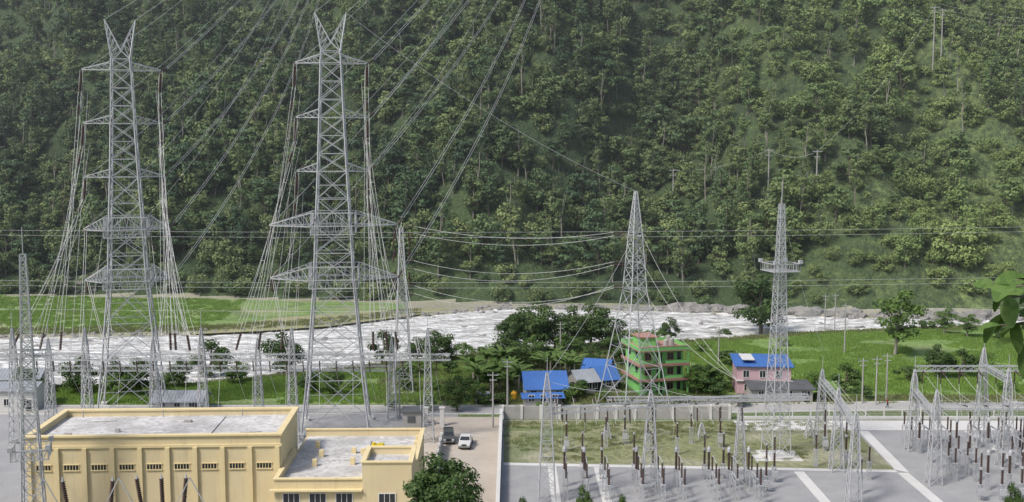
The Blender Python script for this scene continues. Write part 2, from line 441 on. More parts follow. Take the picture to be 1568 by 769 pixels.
# individual trees
t_round = tree_mesh('broadleaf_tree', 41, 8, 3.8, .06, 22, 3600, .40, 'leaf', 'bark', .2)
t_round2 = tree_mesh('broadleaf_tree', 42, 8, 3.4, .08, 20, 3200, .40, 'leaf', 'bark', .2)
t_light = tree_mesh('broadleaf_tree', 43, 9, 3.4, .18, 18, 2600, .40, 'leaflight', 'barkpale', .2)
t_shrub = tree_mesh('shrub', 44, 3.2, 2.0, .02, 11, 1100, .3, 'leaf', 'bark', .08, .42)
t_shrubl = tree_mesh('shrub', 45, 3.0, 2.2, .02, 11, 1100, .3, 'leaflight', 'bark', .08, .42)
def tree_at(px, py, hpx, me, h0, name='broadleaf_tree', wide=1.0):
    p = G(px, py); sc = hpx*p.y/F/h0*1.1
    place(me, name, None, (p.x, p.y, T(p.x, p.y)), R.uniform(0, 6), (sc*wide, sc*wide, sc))
for a in [(785, 545, 62, t_round, 8), (806, 540, 66, t_round2, 8), (828, 540, 74, t_round2, 8), (850, 538, 56, t_round, 8), (880, 538, 66, t_round, 8), (905, 535, 68, t_round2, 8), (930, 540, 64, t_round, 8),
          (1028, 520, 36, t_round2, 8), (700, 630, 52, t_round, 8), (320, 572, 62, t_round2, 8), (435, 570, 62, t_round, 8), (585, 556, 50, t_round2, 8),
          (665, 556, 48, t_round, 8), (640, 556, 38, t_round2, 8), (690, 552, 38, t_round2, 8), (1370, 545, 100, t_light, 9), (1165, 508, 92, t_round2, 8), (1437, 580, 50, t_round, 8),
          (1470, 578, 42, t_round2, 8), (1292, 602, 44, t_round2, 8), (1445, 512, 40, t_light, 9), (1480, 517, 36, t_light, 9), (1068, 605, 42, t_light, 9),
          (752, 600, 50, t_light, 9), (870, 556, 46, t_light, 9), (715, 562, 38, t_light, 9), (120, 604, 55, t_round, 8), (215, 606, 55, t_round2, 8), (510, 607, 40, t_round, 8),
          (830, 566, 40, t_round2, 8), (790, 566, 42, t_round, 8), (945, 556, 42, t_round2, 8), (1085, 596, 36, t_round2, 8), (730, 620, 36, t_light, 9), (275, 594, 44, t_round, 8), (370, 586, 34, t_light, 9),
          (40, 604, 44, t_light, 9), (180, 600, 50, t_round, 8), (905, 560, 34, t_round, 8), (762, 560, 36, t_round2, 8), (680, 622, 30, t_light, 9), (1110, 600, 34, t_light, 9), (815, 556, 44, t_light, 9), (850, 600, 30, t_round2, 8)]:
    tree_at(*a, wide=R.uniform(.95, 1.3))
for px, py, h in [(470, 603, 32), (690, 575, 24), (780, 560, 26), (810, 565, 26), (1085, 605, 30), (1100, 612, 22), (1040, 615, 18), (960, 560, 30), (870, 614, 24), (885, 609, 26),
                  (1120, 560, 24), (1390, 585, 22), (1500, 560, 20), (1320, 610, 18), (655, 628, 20), (640, 572, 22), (360, 590, 24), (250, 595, 22), (180, 606, 30), (60, 606, 24),
                  (1110, 508, 14), (950, 523, 20), (740, 545, 14), (1130, 622, 18), (1260, 612, 22), (925, 614, 16), (955, 620, 16), (735, 585, 22), (720, 600, 22), (795, 585, 24), (850, 560, 24), (870, 565, 22),
                  (760, 552, 24), (1000, 524, 18), (980, 526, 20), (1105, 590, 24), (1065, 580, 22), (620, 580, 18), (540, 596, 16), (1430, 504, 14), (1530, 520, 22), (1410, 505, 14), (1250, 590, 20), (1540, 600, 16), (770, 618, 16), (745, 622, 18), (830, 628, 12), (780, 590, 22), (625, 600, 18), (665, 600, 16), (600, 628, 14), (1075, 540, 16), (1200, 530, 12)]:
    tree_at(px, py, h, R.choice([t_shrub, t_shrubl]), 3.1, 'shrub', R.uniform(1, 1.6))
# foreground trees rising from the slope below the viewpoint
t_fg = tree_mesh('broadleaf_tree', 51, 14, 4.0, .35, 34, 9000, .30, 'leaf', 'bark', .3, .27)
p = D(675, 694, 98); place(t_fg, 'broadleaf_tree', None, (p.x, 98, T(p.x, 98)), 1.2, (1.15, 1.15, (p.z-T(p.x, 98))/14*1.04))
for px, py, yy in [(893, 742, 100), (797, 760, 98), (955, 756, 101), (1553, 738, 96)]:
    p = D(px, py, yy); place(t_fg, 'broadleaf_tree', None, (p.x, yy, T(p.x, yy)), R.uniform(0, 6), (.34, .34, (p.z-T(p.x, yy))/14*1.04))
# banana plants
def banana(seed, h):
    rs = random.Random(seed); m = MB(); m.mi = 0
    m.tube([(0, 0, -.2), (0.05, 0, h*.3), (0, .05, h*.55)], [.18, .15, .1], 7)
    m.mi = 1
    for i in range(11):
        a = i*2.4+rs.uniform(-.3, .3); L = rs.uniform(.42, .58)*h; up = rs.uniform(.75, 1.35); segs = []
        for k in range(8):
            t = k/7; r = L*(t*math.cos(up)+.28*t*t); z = h*.5+L*(math.sin(up)*t*1.15-t*t*.55)
            w = .30*math.sin(math.pi*min(1, .1+t*.88))**.6*(h/4.5)
            c = V((r*math.cos(a), r*math.sin(a), z)); s = V((-math.sin(a), math.cos(a), 0))*w
            segs.append((c-s-V((0, 0, w*.6)), c, c+s-V((0, 0, w*.6))))
        for k in range(7):
            for q in (0, 1): m.face([segs[k][q], segs[k][q+1], segs[k+1][q+1], segs[k+1][q]])
    return m.mesh('banana_plant', ['barkpale', 'banana'])
bn = [banana(1, 5.4), banana(2, 4.8), banana(3, 5.0)]
for px, py in [(738, 590), (752, 604), (765, 596), (778, 606), (788, 590), (843, 572), (858, 578), (872, 584), (745, 570), (770, 572), (852, 564), (1085, 600), (1125, 575), (1133, 568), (760, 584), (783, 580), (838, 580), (732, 604), (866, 570), (880, 576), (795, 600), (725, 590), (748, 588)]:
    p = G(px, py); place(R.choice(bn), 'banana_plant', None, p, R.uniform(0, 6), R.uniform(1.0, 1.4))
# crop tufts
def tuft(seed, n, h, w, mat):
    rs = random.Random(seed); m = MB()
    for i in range(n):
        x, y = rs.uniform(-w, w), rs.uniform(-w, w); a = rs.uniform(0, 6.28); l = h*rs.uniform(.6, 1.2); b = rs.uniform(.05, .09)
        dx, dy = math.cos(a), math.sin(a); k = rs.uniform(.1, .45)*l
        m.face([(x-dy*b, y+dx*b, 0), (x+dy*b, y-dx*b, 0), (x+dx*k, y+dy*k, l)])
    return m.mesh('crop_tuft', [mat])
cr = [tuft(i, 90, .45, 1.1, 'crop') for i in range(2)]; wd = [tuft(5+i, 60, .4, 1.1, 'weed') for i in range(2)]
pts = []
def fill(n, x0, x1, ya, yb, out, s=(.8, 1.3), thr=-1):
    for _ in range(n):
        x = R.uniform(x0, x1); a, b = ya(x), yb(x); y = R.uniform(a, b)
        if noise.noise(V((x*.06, y*.12, 2))) < thr: continue
        out.append((x, y, .01, R.uniform(*s), R.uniform(0, 6.28)))
fill(3800, -140, -5, lambda x: 188, lambda x: nearY(x)-5, pts, thr=-.2)
fill(5000, 34, 165, lambda x: 194+max(0, x-60)*.05, lambda x: nearY(x)-5, pts, thr=-.2)
fill(1500, -180, -75, lambda x: farY(x)+12, lambda x: baseY(x)-2, pts)
scatter(empty('rice_crop'), 'crop_tuft', cr, pts)
pts = []
fill(1300, -1, 52, lambda x: 153, lambda x: 175, pts, (.3, .6), 0)
fill(900, -25, 36, lambda x: 188, lambda x: nearY(x)-4, pts, (.8, 1.6))
fill(900, -180, 170, lambda x: nearY(x)-6, lambda x: nearY(x)-3, pts, (.8, 1.6))
fill(700, -180, -25, lambda x: farY(x)+3, lambda x: farY(x)+13, pts, (.7, 1.3))
fill(500, 0, 150, lambda x: 187.5, lambda x: 193, pts, (.7, 1.4))
scatter(empty('wild_grass'), 'grass_tuft', wd, pts)

# rocks
def rocks():
    rs = random.Random(3); out = MB()
    import bmesh
    bm = bmesh.new(); bmesh.ops.create_icosphere(bm, subdivisions=2, radius=1)
    bv = [v.co.copy() for v in bm.verts]; bf = [tuple(v.index for v in f.verts) for f in bm.faces]; bm.free()
    def rock(x, y, z, s):
        o = V((rs.uniform(0, 99), 0, 0)); n0 = len(out.v); sx, sy, sz = s*rs.uniform(.8, 1.5), s*rs.uniform(.7, 1.1), s*rs.uniform(.35, .75)
        a = rs.uniform(0, 6.28); ca, sa = math.cos(a), math.sin(a)
        for v in bv:
            k = 1+.55*noise.noise(v*1.3+o)+.3*noise.noise(v*3.2+o)
            X, Y = v.x*sx*k, v.y*sy*k; out.v.append((x+X*ca-Y*sa, y+X*sa+Y*ca, z+v.z*sz*k))
        for f in bf: out.f.append(tuple(n0+i for i in f)); out.m.append(0)
    for _ in range(520):
        x = rs.uniform(-10, 140); big_ = x > 45; y = farY(x)+rs.gauss(3.4 if big_ else 2.4, 1.4); rock(x, y, T(x, y)-.1, rs.choice([.35, .5, .8, 1.1]+([1.6, 2.0, 2.6] if big_ else [.5])))
    for _ in range(160):
        x = rs.uniform(-170, 0); y = farY(x)+rs.gauss(1.4, 1.0); rock(x, y, T(x, y)-.05, rs.choice([.25, .4, .6, .8]))
    for _ in range(240):
        x = rs.uniform(-170, 160); y = nearY(x)+rs.gauss(-.8, 1.0); rock(x, y, T(x, y), rs.choice([.25, .4, .6, .8]))
    for _ in range(60):
        x = rs.uniform(-130, 120); y = rs.uniform(nearY(x)+3, farY(x)-2); rock(x, y, -.7, rs.choice([.4, .6, .9, 1.2]))
    for _ in range(14):
        p = G(rs.uniform(100, 165), rs.uniform(440, 452)); b = baseY(p.x); yy = b+rs.uniform(3, 11); rock(p.x, yy, T(p.x, yy)+.3, rs.uniform(.8, 1.6))
    out.build('river_rocks', ['rock'])
rocks()

# ------------------------------------------------------------------ lattice steelwork
def lattice(mb, levels, wl=.2, wb=.1, k=1.0, cx=0, cy=0):
    zs = [l[0] for l in levels]; hs = [l[1] for l in levels]
    hw = lambda z: float(np.interp(z, zs, hs))
    cuts = [zs[0]]
    for a, b in zip(zs[:-1], zs[1:]):
        w = hw(a)+hw(b); n = max(1, int(round((b-a)/(max(w, .5)*k))))
        cuts += [a+(b-a)*(i+1)/n for i in range(n)]
    sg = [(-1, -1), (1, -1), (1, 1), (-1, 1)]
    for a, b in zip(cuts[:-1], cuts[1:]):
        A = [V((cx+s[0]*hw(a), cy+s[1]*hw(a), a)) for s in sg]; B = [V((cx+s[0]*hw(b), cy+s[1]*hw(b), b)) for s in sg]
        for i in range(4):
            j = (i+1) % 4
            mb.beam(A[i], B[i], wl); mb.beam(A[i], B[j], wb); mb.beam(A[j], B[i], wb); mb.beam(B[i], B[j], wb)
            if hw(a) > 2.2:
                c = (A[i]+B[j]+A[j]+B[i])/4
                mb.beam((A[i]+B[i])/2, c, wb*.7); mb.beam((A[j]+B[j])/2, c, wb*.7); mb.beam((A[i]+A[j])/2, (A[i]+c)/2, wb*.7)
    return hw
def truss(mb, a, b, w=.5, wl=.09, wb=.045):
    a = V(a); b = V(b); d = (b-a); L = d.length; d.normalize(); s = d.cross(V((0, 0, 1))).normalized()*w; u = V((0, 0, w))
    n = max(2, int(L/(w*2.6))); prev = None
    for i in range(n+1):
        c = a.lerp(b, i/n); q = [c+s+u, c-s+u, c-s-u, c+s-u]
        if prev:
            for k in range(4):
                mb.beam(prev[k], q[k], wl); mb.beam(prev[k], q[(k+1) % 4], wb)
                if i % 2: mb.beam(q[k], q[(k+1) % 4], wb)
        prev = q
def arm(mb, z, L, hw, up, side, wl=.13, wb=.065, n=4):
    tip = V((side*L, 0, z))
    ch = [[V((side*hw, sy*hw, z)).lerp(tip, t/n) for t in range(n+1)] for sy in (-1, 1)]
    th = [[V((side*hw, sy*hw, z+up)).lerp(tip+V((0, 0, .15)), t/n) for t in range(n+1)] for sy in (-1, 1)]
    for c in ch+th:
        for i in range(n): mb.beam(c[i], c[i+1], wl)
    for i in range(n):
        for s in (0, 1):
            mb.beam(ch[s][i], th[s][i+1], wb); mb.beam(ch[s][i], th[s][i], wb)
        mb.beam(ch[0][i], ch[1][i+1], wb); mb.beam(ch[0][i+1], ch[1][i], wb); mb.beam(ch[0][i], ch[1][i], wb); mb.beam(th[0][i], th[1][i+1], wb)
def big_tower(zb, L13, L45):
    m = MB(); z5, z4, z3, z2, z1, zt = zb
    hw = lattice(m, [(0, 5.2), (8.5, 4.3), (z5, 3.0), (z4, 2.65), (z3, 2.2), (z2, 1.85), (z1, 1.55), (z1+1.8, 1.45)], .21, .105, .8)
    for z in (z1, z2, z3):
        for s in (-1, 1): arm(m, z, L13, hw(z), 1.3, s)
    for z in (z4, z5):
        for s in (-1, 1): arm(m, z, L45, hw(z)+.7, 2.1, s, .14, .07, 6)
        h = hw(z)+.75
        for zz in (z-1.2, z+.1, z+2.1):
            for a, b in (((-h, -h), (h, -h)), ((h, -h), (h, h)), ((h, h), (-h, h)), ((-h, h), (-h, -h))): m.beam((*a, zz), (*b, zz), .13)
        for a in range(-3, 4):
            for sy in (-1, 1):
                m.beam((a*h/3, sy*h, z-1.2), ((a+.5)*h/3 if a < 3 else h, sy*h, z+2.1), .06); m.beam((a*h/3, sy*h, z+2.1), (min(1, (a+.5)/3)*h, sy*h, z-1.2), .06)
                m.beam((sy*h, a*h/3, z-1.2), (sy*h, min(1, (a+1)/3)*h, z+2.1), .06)
    b = hw(z1+1.8)
    for s in (-1, 1):
        tip = V((s*2.4, 0, zt)); outer = [V((s*b, sy*b, z1+1.8)) for sy in (-1, 1)]; inner = [V((0, sy*b*.6, z1+3.2)) for sy in (-1, 1)]
        for p in outer+inner: m.beam(p, tip, .13)
        for t in (.2, .4, .6, .8):
            for k in (0, 1):
                m.beam(outer[k].lerp(tip, t), inner[k].lerp(tip, t), .06); m.beam(outer[k].lerp(tip, t-.2), inner[k].lerp(tip, t), .06)
            m.beam(outer[0].lerp(tip, t), outer[1].lerp(tip, t), .06)
        for k in (0, 1): m.beam(outer[k], inner[k], .11)
    for x in (-5.2, 5.2):
        for y in (-5.2, 5.2): m.mi = 1; m.box(x-.5, x+.5, y-.5, y+.5, -.2, .5); m.mi = 0
    return m
wires = []; fine = []; spans = []
insul = MB()
def cat(a, b, sag, n=16, out=None):
    a = V(a); b = V(b)
    (wires if out is None else out).append([a.lerp(b, i/n)-V((0, 0, 4*sag*(i/n)*(1-i/n))) for i in range(n+1)])
def insl(p, q, r=.16): insul.ribbed(p, q, r)

zB = (24.0, 32.3, 40.7, 49.0, 57.3, 65.0)
baseB = G(516, 655); baseA = G(204, 628)
rB, rA = math.radians(6), math.radians(14)
zA = (22.3, 30.8, 39.5, 48.3, 57.0, 65.2)
big_tower(zB, 5.5, 9.9).build('transmission_tower', ['steel', 'conc'], None, baseB, rB)
big_tower(zA, 6.2, 6.8).build('transmission_tower', ['steel', 'conc'], None, baseA, rA)
def tipw(base, r, L, z): return V((base.x+L*math.cos(r), base.y+L*math.sin(r), z))
gy = 163.0; gz = 13.0
def hill_tower(x, y):
    z = T(x, y); m = MB()
    hw = lattice(m, [(0, 4), (18, 2), (38, 1.2), (43, .3)], .25, .12, .9)
    for zz in (20, 27, 34):
        for s in (-1, 1): arm(m, zz, 6, hw(zz), 1.3, s)
    m.build('transmission_tower', ['steel'], None, (x, y, z), 0); return z
hzB = hill_tower(35, 545); hzA = hill_tower(-85, 545)
def long_lines(base, r, zs, L, L2, hx, hz):
    for i, z in enumerate((zs[4], zs[3], zs[2], zs[1], zs[0])):
        l = L if i < 3 else L2
        for s in (-1, 1):
            t = tipw(base, r, s*l, z-.1); tgt = V((hx+s*6, 545, hz+(34, 27, 20, 24, 17)[i]))
            d = (tgt-t).normalized(); d.z -= .15; d.normalize()
            e = t+d*3.2; insl(t, e, .17)
            for o in ((-.22, .22) if s > 0 else (0,)): cat(e+V((o, 0, 0)), tgt+V((o, 0, 0)), 8+3*i, 28, spans)
    for s in (-1, 1): cat(tipw(base, r, s*2.4, zs[5]), V((hx+s, 545, hz+43)), 7, 28, spans)
long_lines(baseB, rB, zB, 5.5, 9.9, 35, hzB); long_lines(baseA, rA, zA, 6.2, 6.8, -85, hzA)
def dropper(t, anchor, off=.25):
    e = t+V((0, -.3, -1)).normalized()*3.8; insl(t+V((0, 0, -.5)), e, .25)
    d = (e-anchor).normalized(); f = anchor+d*3.4
    insl(anchor+d*.6, f, .22)
    for o in (-off, off):
        cat(e+V((o, 0, 0)), f+V((o, 0, 0)), .9, 12); cat(t+V((o, 0, 0)), e+V((o, 0, -.5)), .0, 2)
    for t2 in (.2, .4, .6, .8):
        c = e.lerp(f, t2)-V((0, 0, 3.6*t2*(1-t2))); wires.append([c-V((off, 0, 0)), c+V((off, 0, 0))])
    insl(e.lerp(f, .06), e.lerp(f, .06)+(f-e).normalized()*1.6, .2)
def gx(px): return D(px, 548, gy).x
for (base, r, zs, L, L2, lefts, rights) in [(baseA, rA, zA, 6.2, 6.8, (92, 60, 15, 120, 165), (262, 270, 292, 240, 300)), (baseB, rB, zB, 5.5, 9.9, (395, 360, 430, 375, 440), (572, 610, 595, 640, 555))]:
    for i, z in enumerate((zs[4], zs[3], zs[2])):
        for s, tg in ((-1, lefts), (1, rights)):
            dropper(tipw(base, r, s*L, z), V((gx(tg[i]), gy, gz+.5)))
            t0 = tipw(base, r, s*(L-.9), z); cat(t0-V((0, 0, 3)), V((gx(tg[i])+1.6, gy, gz+.5)), 1.4, 12, fine)
            t0 = tipw(base, r, s*(L-.4), z); cat(t0-V((0, 0, 1)), V((gx(tg[i])-1.5, gy, gz+.5)), 2.6, 12, fine)
    for i, z in enumerate((zs[1], zs[0])):
        for s, tg in ((-1, lefts), (1, rights)):
            t = tipw(base, r, s*L2*.97, z); cat(t, V((gx(tg[3+i]), gy, gz+.5)), .8, 10); cat(t+V((.3, 0, 0)), V((gx(tg[3+i])+.4, gy, gz+.5)), 1.1, 10)
            insl(t, t-V((0, .3, 2.2)), .17)
            cat(tipw(base, r, s*L2*.55, z), V((gx(tg[3+i])+1, gy+.3, gz+.5)), .4, 10, fine)

def column(m, x, y, h, w, spike=2.5, wl=.11, wb=.055):
    lattice(m, [(0, w), (h*.85, w*.4), (h, w*.1)], wl, wb, 1.25, x, y)
    m.beam((x, y, h), (x, y, h+spike), .06)
def gantry(cols, beams, loc=(0, 0, 0), rz=0, w=.45, name='substation_gantry'):
    m = MB()
    for c in cols: column(m, *c)
    for a, b in beams: truss(m, a, b, w)
    return m.build(name, ['steel'], None, loc, rz)
gcols = [(gx(p), gy, 17.4, .85) for p in (20, 131, 309, 447, 655)]
gantry(gcols, [((gx(20), gy, gz), (gx(690), gy, gz)), ((gx(-90), gy, gz), (gx(20), gy, gz))])
g2 = 176.0
gx2 = lambda px: D(px, 560, g2).x
gantry([(gx2(p), g2, 13.5, .75) for p in (75, 235, 395, 600)], [((gx2(75), g2, 8.6), (gx2(600), g2, 8.6))], w=.4)
for i in range(26):
    x = gx(30+i*25.5); insl((x, gy, gz-.5), (x+.1, gy, gz-2.3), .12); cat((x, gy, gz-2.3), (x+.4, gy+(4 if i % 2 else -3), 5.5), .2, 5, fine)
    if i % 2: cat((x, gy, gz+.3), (gx2(40+i*24), g2, 8.9), 1.2, 8, fine)
def mast(h, w0, w1, name, p, plat=None, spike=3, wl=.14, rz=.3, wb=.07, k=1.0):
    m = MB(); hw = lattice(m, [(0, w0), (h*.45, w0*.55+w1*.2), (h, w1)], wl, wb, k)
    m.beam((0, 0, h), (0, 0, h+spike), .09)
    for z, r in (plat or []):
        for zz in (z, z+1.1):
            for a, b in (((-r, -r), (r, -r)), ((r, -r), (r, r)), ((r, r), (-r, r)), ((-r, r), (-r, -r))): m.beam((*a, zz), (*b, zz), .12)
        n = 7
        for i in range(n+1):
            t = -r+2*r*i/n; m.beam((t, -r, z), (t, r, z), .1)
            for sy in (-1, 1): m.beam((t, sy*r, z), (t, sy*r, z+1.1), .06); m.beam((sy*r, t, z), (sy*r, t, z+1.1), .06)
        for s in (-1, 1):
            for q in (-1, 1): m.box(s*r-.25, s*r+.25, q*r-.25, q*r+.25, z+1.1, z+1.6)
    m.mi = 1; m.box(-w0-.4, w0+.4, -w0-.4, w0+.4, -.2, .25)
    return m.build(name, ['steel', 'conc'], None, p, rz)
pm = G(1188, 698); mast(36.5, 1.55, .28, 'lighting_mast', pm, [(27, 2.0)], 3.2, .12, .3, .06)
sheet('concrete_pad', rect(pm.x-3.3, pm.x+3.3, pm.y-2.8, pm.y+2.8), .04, 'conc')
pl = D(44, 600, 119); mast(33, 1.3, .28, 'lighting_mast', V((pl.x, 119, 0)), [(10.5, 1.9)], 3)
m = MB()
truss(m, (pl.x-3.2, 119.5, 22), (pl.x+2.6, 119.5, 22), .35); m.build('mast_crossarm', ['steel'])
p6 = G(617, 600); mast(30, 1.7, .25, 'lattice_mast', p6, None, 2, .16, .2)
pt = G(970, 622); m = MB()
hw = lattice(m, [(0, 4.5), (14, 2.4), (20, 1.5), (30, .85), (37, .18)], .15, .075, .85)
for zz in (20.5, 25, 29.5):
    m.beam((-1.9, 0, zz), (1.9, 0, zz), .16); m.beam((0, -1.9, zz), (0, 1.9, zz), .16)
m.build('transmission_tower', ['steel'], None, pt, .45)
for i, zz in enumerate((30, 29.4, 25, 24.5, 20.5, 21)):
    a = V((p6.x+.5, p6.y, (30.3, 29, 24, 22.5, 19.5, 18)[i])); b = V((pt.x-1.8, pt.y, zz)); d = (b-a).normalized()
    insl(b-d*1.8, b, .12); insl(a, a+d*1.8, .12); cat(a+d*1.8, b-d*1.8, 1.6+.3*i, 16)
for zz, dx in ((29.5, 1.2), (25, 1.2), (20.5, 1.2)):
    a = V((pt.x+dx, pt.y, zz)); cat(a, V((a.x+9, a.y-36, 12.5)), 2, 14, fine)
cat((pt.x, pt.y, 37), tipw(baseB, rB, 2.4, 65), 2, 20, fine)
for s in (-1, 1):
    for zz in (22, 26, 29): insl((p6.x+s*1.3, p6.y, zz), (p6.x+s*1.5, p6.y, zz-2.4), .2)
def pole(x, y, h, name='utility_pole', arms=True, k=1.0):
    m = MB()
    m.tube([(0, 0, -.3), (0, 0, h)], [.17*k, .1*k], 8)
    if arms:
        m.mi = 1; m.beam((-.9*k, 0, h-.5), (.9*k, 0, h-.5), .1*k, cap=True); m.beam((-.6*k, 0, h-1.3*k), (.6*k, 0, h-1.3*k), .1*k, cap=True)
        m.mi = 2
        for xx in (-.8, 0, .8): m.ribbed((xx*k, 0, h-.45), (xx*k, 0, h-.15), .07*k, 6, .1)
    m.build(name, ['wallconc', 'steel', 'insgrey'], None, (x, y, T(x, y)), R.uniform(-.2, .2))
for px, py, h in [(1263, 502, 10), (1278, 503, 10), (1293, 542, 11), (1341, 620, 8.5), (1357, 614, 8.5), (1320, 618, 8), (777, 625, 8.5), (755, 655, 9), (858, 560, 9), (1100, 560, 8), (612, 640, 8)]:
    p = G(px, py); pole(p.x, p.y, h)
hp = []
for px, py, h in ((1030, 340, 17), (1176, 305, 15), (1428, 112, 22), (1440, 114, 22), (1250, 292, 12), (1640, 130, 22)):
    p = hill_hit(px, py); pole(p.x, p.y, h, 'utility_pole', True, 1.6); hp.append(V((p.x, p.y, T(p.x, p.y)+h-.4)))
cat(hp[0], hp[1], 2, 12, spans); cat(hp[1], hp[4], 2, 12, spans); cat(hp[4], hp[2], 4, 16, spans)
for o in (-1.2, 0, 1.2): cat(hp[2]+V((o, 0, o)), hp[5]+V((o, 0, o)), 2, 12, spans)
for y0, za, zb in ((270, 24.5, 26), (270, 12, 13.5), (262, 6.3, 7)):
    for x in (-230, 230): pole(x, y0, 27 if za > 20 else 14)
    cat((-230, y0, za+1), (230, y0, zb+1), 3.0, 40, fine)
cat((-230, 271, 24.5), (230, 271, 26), 3.4, 40, fine); cat((-230, 271, 12), (230, 271, 13.5), 3.5, 40, fine)

def wires_obj(name, w, r, mat='wire'):
    c = bpy.data.curves.new(name, 'CURVE'); c.dimensions = '3D'; c.bevel_depth = r; c.bevel_resolution = 0
    for pl_ in w:
        s = c.splines.new('POLY'); s.points.add(len(pl_)-1)
        for i, p in enumerate(pl_): s.points[i].co = (p[0], p[1], p[2], 1)
    c.materials.append(M[mat]); o = bpy.data.objects.new(name, c); scene.collection.objects.link(o); return o

# ------------------------------------------------------------------ right-hand switchyard
def col_at(px, ptop, y, w=.95): p = D(px, ptop, y); return (p.x, y, p.z-2, w, 2.0)
ry = 139.0
rc = [col_at(838, 547, 135, 1.1), col_at(997, 575, ry, 1.05), col_at(1135, 600, ry+3, .85), col_at(1312, 605, 133, .85), col_at(1260, 545, 160, .85), col_at(1285, 572, 148, .85)]
bz = 11.6
c = rc
gantry(rc, [((c[0][0], c[0][1], bz), (c[1][0], c[1][1], bz)), ((c[1][0], c[1][1], bz), (c[2][0], c[2][1], bz)), ((c[2][0], c[2][1], bz), (c[2][0]+9, ry+4, bz)),
            ((c[4][0], 160, 10), (c[5][0], 148, 10)), ((c[5][0], 148, 10), (c[3][0], 133, 10))], w=.36)
rc2 = [col_at(1402, 545, 158, .85), col_at(1436, 574, 142, .85), col_at(1508, 512, 160), col_at(1546, 543, 150), col_at(1600, 560, 142), col_at(1640, 545, 158)]
d = rc2
gantry(rc2, [((d[0][0], 158, 12.3), (d[5][0], 158, 12.3)), ((d[1][0], 142, 10.5), (d[4][0], 142, 10.5)), ((d[0][0], 158, 9), (d[1][0], 142, 9)), ((d[2][0], 160, 12.3), (d[3][0], 150, 12.3))], w=.36)
rc3 = [col_at(930, 628, 165, .6), col_at(1075, 628, 165, .6), col_at(1240, 622, 165, .6)]
gantry(rc3, [((rc3[0][0], 165, 6.2), (rc3[1][0], 165, 6.2)), ((rc3[1][0], 165, 6.2), (rc3[2][0], 165, 6.2))], w=.25)

def post(h0, h1, r, mat=1):
    m = MB()
    for sx in (-.22, .22):
        for sy in (-.22, .22): m.beam((sx, sy, 0), (sx, sy, h0), .06)
    for i in range(4):
        a, b = h0*i/4, h0*(i+1)/4
        m.beam((-.22, -.22, a), (.22, -.22, b), .04); m.beam((.22, .22, a), (-.22, .22, b), .04); m.beam((-.22, .22, a), (-.22, -.22, b), .04); m.beam((.22, -.22, a), (.22, .22, b), .04)
    m.box(-.3, .3, -.3, .3, h0, h0+.1); m.mi = 1; m.ribbed((0, 0, h0+.1), (0, 0, h0+h1), r, 8, .2)
    m.mi = 0; m.tube([(0, 0, h0+h1-.05), (0, 0, h0+h1+.2)], .12, 8)
    m.mi = 2; m.box(-.3, .3, -.3, .3, -.1, .1)
    return m
ME = {}; em = ['steel', 'ins', 'wallconc']
ME['post_insulator'] = post(2.4, 2.2, .16).mesh('post_insulator', em)
m = post(2.2, 2.6, .2); m.mi = 0; m.tube([(0, 0, 4.7), (0, 0, 5.1), (0, 0, 5.4)], [.26, .26, .13], 8)
ME['current_transformer'] = m.mesh('current_transformer', em)
m = MB()
for x in (-1.6, 1.6):
    for sy in (-.25, .25): m.mi = 0; m.beam((x-.15, sy, 0), (x-.15, sy, 2.6), .08); m.beam((x+.15, sy, 0), (x+.15, sy, 2.6), .08)
    m.mi = 1; m.ribbed((x, 0, 2.8), (x, 0, 4.7), .15, 8, .2); m.mi = 2; m.box(x-.3, x+.3, -.4, .4, -.1, .1)
m.mi = 0; m.beam((-2.1, 0, 2.7), (2.1, 0, 2.7), .18, cap=True); m.tube([(-1.6, 0, 4.8), (0, 0, 4.9), (1.6, 0, 4.8)], .06, 6); m.beam((-1.8, 0, 1.2), (1.8, 0, 2.4), .06)
ME['disconnect_switch'] = m.mesh('disconnect_switch', em)
m = post(2.0, 2.0, .18); m.mi = 1; m.ribbed((0, 0, 4.3), (0, 0, 6.2), .15, 8, .2); m.mi = 0; m.tube([(0, 0, 4.0), (0, 0, 4.35)], .2, 8); m.tube([(0, 0, 6.15), (0, 0, 6.4)], .14, 8); m.box(-.4, .4, -.65, -.32, .8, 1.6)
ME['circuit_breaker'] = m.mesh('circuit_breaker', em)
def eq(kind, x, y, rz=0): place(ME[kind], kind, None, (x, y, .01), rz+R.uniform(-.05, .05))
for row, kind in ((144.5, 'circuit_breaker'), (141.0, 'current_transformer'), (137.4, 'disconnect_switch'), (134, 'post_insulator')):
    for bay in (9.5, 19, 28.5):
        for k in range(3):
            if R.random() < .12: continue
            eq(kind, bay+(k-1)*2.6, row+R.uniform(-.3, .3), math.pi/2 if kind == 'disconnect_switch' else 0)
for row, kind in ((161, 'disconnect_switch'), (156.5, 'current_transformer'), (152, 'circuit_breaker'), (147.5, 'disconnect_switch'), (143.5, 'post_insulator'), (139.5, 'current_transformer'), (135.5, 'circuit_breaker')):
    for bay in (62, 72, 82):
        for k in range(3):
            if R.random() < .15: continue
            eq(kind, bay+(k-1)*2.7, row+R.uniform(-.3, .3), math.pi/2 if kind == 'disconnect_switch' else 0)
for x, y in ((46, 158), (47, 151), (48, 144), (45, 138), (33, 139), (35, 143), (42.5, 150), (20, 158), (14, 160), (27, 162), (8, 158), (17, 162), (24, 156), (31, 160)): eq(R.choice(['post_insulator', 'circuit_breaker']), x, y)
